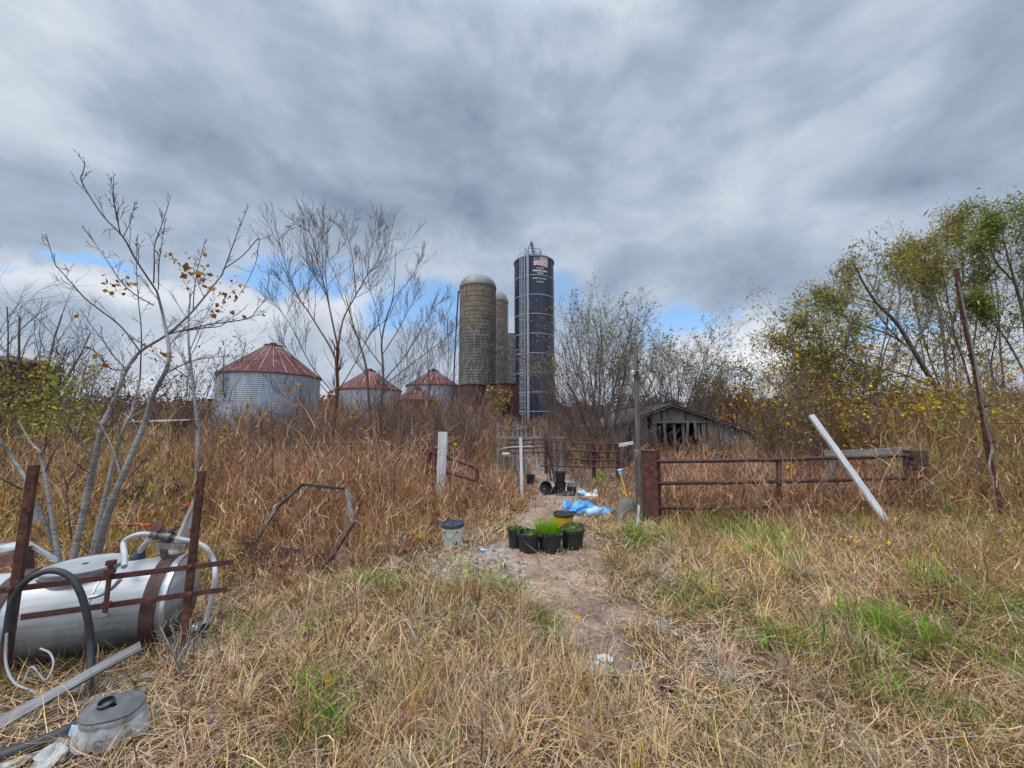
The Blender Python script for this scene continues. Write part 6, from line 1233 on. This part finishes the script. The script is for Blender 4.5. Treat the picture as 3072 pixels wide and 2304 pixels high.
# thickets and bare trees on the left
BR = [(.17, .19, .06), (.29, .27, .08), (.12, .145, .05), (.42, .33, .09)]
vase('bare_tree', 'bare spreading tree above the rusty bin at the left edge', 40, 15, 845, 170, 13, seed=60, kids=(10, 6), rbase=.07, rmin=.0065, leaf=(1500, .10, .03, [(.50, .40, .09), (.36, .32, .09)], None, r5, .12, .4, lambda t: (t[:, 2] < 4.4)))
for i, (px, Y, yt, hp, st_, nl, cl_, lab) in enumerate(((60, 11, 1140, 90, 16, 2600, BR, 'dense olive thicket in front of the rusty bin'), (200, 10, 1200, 80, 15, 2200, BR, 'dark green bush behind the smaller pale sapling'), (-60, 10, 1180, 90, 14, 2000, BR, 'dark thicket at the very left edge'),
        (200, 20, 1020, 90, 12, 300, [(.22, .12, .06), (.3, .2, .07)], 'bare brown tree right of the rusty bin'), (330, 22, 1060, 90, 12, 300, [(.22, .12, .06), (.3, .2, .07)], 'bare brown tree behind the forked pale sapling'), (440, 24, 1110, 80, 12, 300, [(.25, .12, .05), (.3, .2, .07)], 'bare twiggy tree left of the largest grain bin'),
        (560, 26, 1085, 60, 10, 500, [(.20, .14, .08), (.3, .2, .07)], 'thin leaved tree against the left wall of the largest grain bin'), (700, 38, 1010, 40, 8, 500, [(.16, .12, .08), (.2, .15, .08)], 'small leafy treetop showing above the roof edge of the largest bin'),
        (430, 8.5, 1330, 80, 12, 900, [(.62, .42, .05), (.48, .40, .07), (.27, .30, .08), (.58, .28, .04)], 'yellow flecked bush behind the right stem of the forked sapling'), (540, 8, 1370, 70, 11, 700, [(.58, .44, .06), (.42, .42, .08), (.58, .28, .04)], 'low yellow green bush behind the right frame post'), (330, 9, 1350, 70, 11, 700, [(.42, .38, .08), (.56, .38, .06), (.24, .26, .07)], 'olive bush between the pale sapling stems'),
        (760, 13, 1180, 70, 11, 60, [(.48, .22, .03)], 'bare shrub in front of the corrugated wall of the largest bin'), (880, 14, 1160, 60, 11, 60, [(.48, .22, .03)], 'bare shrub between the largest bin and the reddish trunk'), (1180, 15, 1190, 80, 13, 50, [(.40, .20, .04)], 'brown shrub below the squat grain bin'),
        (1265, 17, 1165, 75, 16, 80, [(.40, .22, .06)], 'dense brown shrub hiding the wall of the squat grain bin'), (1080, 16, 1175, 80, 15, 60, [(.40, .20, .04)], 'brown shrub hiding the wall of the grain bin behind the reddish trunk'), (1370, 18, 1200, 60, 13, 60, [(.40, .24, .06)], 'brown shrub at the left foot of the ochre topped silo'), (960, 12, 1250, 70, 13, 40, [(.46, .26, .06)], 'low brown shrub round the foot of the reddish trunk'), (715, 10, 1215, 60, 11, 40, [(.46, .24, .05)], 'reddish twiggy shrub left of the leafy orange sapling'), (845, 10.5, 1170, 60, 12, 40, [(.46, .24, .05)], 'reddish twiggy shrub right of the leafy orange sapling'), (1045, 10, 1200, 55, 11, 30, [(.42, .22, .05)], 'tangled red brown shrub just right of the reddish trunk'), (1140, 11, 1190, 55, 11, 30, [(.42, .22, .05)], 'tangled red brown shrub below the many branched tree'),
        (1225, 11.5, 1205, 50, 11, 30, [(.42, .22, .05)], 'tangled red brown shrub left of the bleached post'), (1320, 13, 1190, 55, 12, 30, [(.42, .22, .05)], 'tall red brown shrub directly behind the bleached post'), (1400, 13.5, 1215, 50, 11, 30, [(.42, .22, .05)], 'red brown shrub right of the bleached post'), (660, 9.5, 1270, 50, 10, 60, [(.5, .3, .06)], 'low red brown shrub right of the slim grey sapling'),
        (1560, 30, 1235, 50, 10, 200, [(.30, .30, .08), (.22, .16, .08)], 'low shrub between the corral and the dark blue silo'))):
    vase('thicket_bush' if nl > 600 else 'bare_shrub', lab, px, Y, yt, hp, st_, 'bush' if nl > 600 else 'shrub', leaf=(nl, .045 + .004 * Y, .016 + .0014 * Y, cl_, None, r5, .05 + .006 * Y), seed=70 + i, kids=(8, 5), rbase=.0022 * Y, rmin=.00042 * Y, group='bushes on the left side')
# a few big orange leaves still hanging in front of the bins, and the yellow sprig by the bleached post
def sprig(name, label, px, py, Y, spots, cols, L, cat='sapling'):
    x0 = P(px, py, Y); z0 = gz(x0.x, Y); th = thing(name, label, cat, Vector((x0.x, Y, z0))); tb = Tubes(); pts = []
    for (sx, sy, n) in spots:
        e = P(sx, sy, Y + rr_.uniform(-.2, .2)); tb.add(crom([Vector((x0.x, Y, z0)), Vector((x0.x, Y, z0)).lerp(e, .5) + gv(.06), e], 4), .009, .004, 4)
        pts += [tuple(e + gv(L * .8)) for _ in range(n)]
    tb.build('stems', TW, th); n = len(pts); vg = Veg(); vg.add(*leafquads(np.array(pts), L * r5.uniform(.6, 1.2, n), L * .36 * r5.uniform(.7, 1.2, n), pick(r5, n, cols, None, .15), r5, .5)); vg.build('foliage', M['leaf'], th)
sprig('leaf_sapling', 'thin sapling with a few big orange leaves in front of the largest bin', 800, 1420, 8.5, [(850, 1152, 5), (890, 1155, 7), (738, 1190, 5), (735, 1218, 3), (756, 1217, 5), (860, 1180, 3), (803, 1246, 4), (872, 1225, 2), (816, 1290, 4), (836, 1255, 2)], [(.60, .25, .02), (.50, .20, .02), (.48, .30, .04)], .09)
sprig('yellow_sprig', 'sprig of yellow leaves just right of the bleached wooden post', 1352, 1470, 7.6, [(1352, 1288, 6), (1345, 1315, 8), (1360, 1312, 8), (1368, 1322, 6), (1350, 1340, 5), (1356, 1355, 4)], [(.62, .40, .06), (.55, .33, .05)], .06)
sprig('yellow_sprig', 'low golden sprigs at the left foot of the bleached wooden post', 1225, 1500, 6.6, [(1205, 1480, 6), (1240, 1462, 7), (1246, 1478, 6), (1200, 1500, 6), (1270, 1490, 4)], [(.62, .36, .03), (.50, .30, .05)], .05)
sprig('orange_sprig', 'single sprig of orange leaves in the brush below the squat bin', 1062, 1400, 9.0, [(1062, 1240, 6)], [(.60, .28, .02)], .07)
sprig('green_weed', 'bright yellow green weed growing on the track beyond the blue tarp', 1800, 1475, 9.0, [(1790, 1422, 9), (1800, 1440, 12), (1812, 1448, 12)], [(.34, .42, .08), (.22, .36, .05)], .09, 'weed')
sprig('yellow_sprig', 'yellow leafy stem behind the upper rail near the gate middle', 2372, 1480, 6.9, [(2365, 1400, 7), (2380, 1412, 8), (2400, 1408, 5), (2360, 1390, 4)], [(.55, .36, .04)], .055)
sprig('yellow_sprig', 'little yellow sprig by the hinge end of the gate', 2000, 1530, 6.4, [(1990, 1478, 6), (2002, 1470, 5)], [(.55, .40, .08)], .045)
# vines: on the blue silo and on the rusty tank
def vine(name, label, pts, n, cols, L, w_):
    th = thing(name, label, 'vine', pts[0]); tb = Tubes(); q_ = []
    for a in pts[1:]:
        e = [pts[0].lerp(a, k / 5) + gv(.12) * (k > 0) for k in range(6)]; tb.add(e, .025, .012, 4); q_ += e[2:]
    tb.build('stems', TW, th); t = np.array([tuple(p) for p in q_]); i = r5.choice(len(t), n); vg = Veg()
    vg.add(*leafquads(t[i] + r5.normal(0, (.16, .05, .22), (n, 3)), L * r5.uniform(.5, 1.2, n), w_, pick(r5, n, cols), r5, .4)); vg.build('foliage', M['leaf'], th)
SB = P(1648, 1260, 49.8)
vine('silo_vine', 'greenish creeper on the right flank of the dark blue silo', [SB] + [P(x, y, 49.9) for x, y in ((1645, 1050), (1650, 1100), (1640, 1130), (1655, 1060), (1636, 1045), (1648, 1180))], 420, [(.15, .17, .06), (.22, .20, .10), (.24, .17, .12)], .26, .09)
vine('silo_vine', 'small yellow green vine tuft high on the dark blue silo', [P(1650, 935, 49.9)] + [P(x, y, 49.9) for x, y in ((1640, 915), (1655, 922), (1648, 945))], 60, [(.26, .30, .06), (.18, .22, .05)], .26, .09)
vine('tank_vine', 'pale dead vine draped over the right hand rusty tank', [P(1490, 1280, 40.6)] + [P(x, y, 40.7) for x, y in ((1470, 1165), (1490, 1170), (1505, 1175), (1520, 1170), (1535, 1180), (1460, 1190))], 520, [(.36, .27, .15), (.30, .24, .13), (.42, .27, .10)], .30, .11)
# seedlings in the pots
for i, (th, c, r_, h) in enumerate(POTS):
    z = c.z - .02 + h - .04; vg = Veg(); tall = [.07, .22, .10, .05, .08][i]; n = [90, 700, 160, 120, 80][i]
    if n > 60:
        a = r5.random(n) * 6.28; d = np.sqrt(r5.random(n)) * r_ * .8; cx_ = c.x + np.cos(a) * d - (.04 if i == 1 else 0); cy_ = c.y + np.sin(a) * d
        col = pick(r5, n, [[(.30, .26, .12), (.16, .2, .06)], [(.13, .33, .03), (.24, .40, .06)], [(.34, .30, .16), (.16, .22, .07)], [(.10, .26, .04)], [(.2, .24, .07)]][i])
        vg.add(*blades(np.full(n, tall) * r5.uniform(.4, 1.2, n), np.full(n, .0035), np.stack([cx_, cy_, np.full(n, z)], -1), a + r5.normal(0, .7, n), np.abs(r5.normal(.25, .25, n)), r5.normal(.5, .5, n), col, 3, None, r5.random(n) * 6.28))
    m_ = [60, 170, 60, 90, 50][i]; a = r5.random(m_) * 6.28; d = np.sqrt(r5.random(m_)) * r_
    vg.add(*leafquads(np.stack([c.x + np.cos(a) * d, c.y + np.sin(a) * d, z + r5.uniform(0, .05, m_)], -1), .03, .011, pick(r5, m_, [(.08, .22, .03), (.12, .28, .04), (.2, .22, .07)]), r5, -.4))
    vg.build('seedlings', M['leaf'], th)
# rubble by the bucket and dead leaves on the grass
r6 = np.random.default_rng(8); n = 700; x = r6.normal(-.35, .42, n); y = r6.normal(4.35, .33, n); k_ = gravel_mask(x, y) > .3; x, y = x[k_], y[k_]; n = len(x)
xs_ = r6.uniform(.1, 1.1, 260); ys_ = r6.uniform(2.4, 6.5, 260); k_ = path_mask(xs_, ys_) > .5; x = np.r_[x, xs_[k_]]; y = np.r_[y, ys_[k_]]; n = len(x)
oc_ = np.array([(1, 0, 0), (-.9, .1, 0), (0, 1, .1), (0, -1, 0), (0, 0, .7), (.1, 0, -.6)]); of = np.array([(0, 2, 4, 4), (2, 1, 4, 4), (1, 3, 4, 4), (3, 0, 4, 4)])
s_ = r6.lognormal(-4.4, .45, n); V = oc_[None] * s_[:, None, None] * r6.uniform(.6, 1.3, (n, 6, 3)) + np.stack([x, y, G(x, y) + s_ * .3], -1)[:, None]
tri = of[:, :3]; Ft = (np.arange(n) * 6)[:, None, None] + tri[None]
me = mesh_np('rubble', V.reshape(-1, 3), Ft.reshape(-1), np.arange(n * 4) * 3, np.full(n * 4, 3), np.repeat(pick(r6, n, [(.30, .27, .23), (.22, .18, .15), (.42, .40, .37), (.15, .11, .085)]), 6, 0))
tag(link('rubble', me, M['plant']), 'pale rubble chips scattered round the cream bucket and along the track', 'rubble', None, 'stuff')
n = 420; x, y = sample(r6, n, 1.2, 7, 1.1); vg = Veg(); vg.add(*leafquads(np.stack([x, y, G(x, y) + r6.uniform(.01, .09, n)], -1), r6.uniform(.025, .06, n), r6.uniform(.008, .02, n), pick(r6, n, [(.30, .15, .07), (.42, .24, .10), (.20, .10, .06), (.55, .30, .05)]), r6))
tag(vg.build('fallen_leaves', M['leaf']), 'brown and orange leaves fallen in the grass', 'leaves', None, 'stuff')
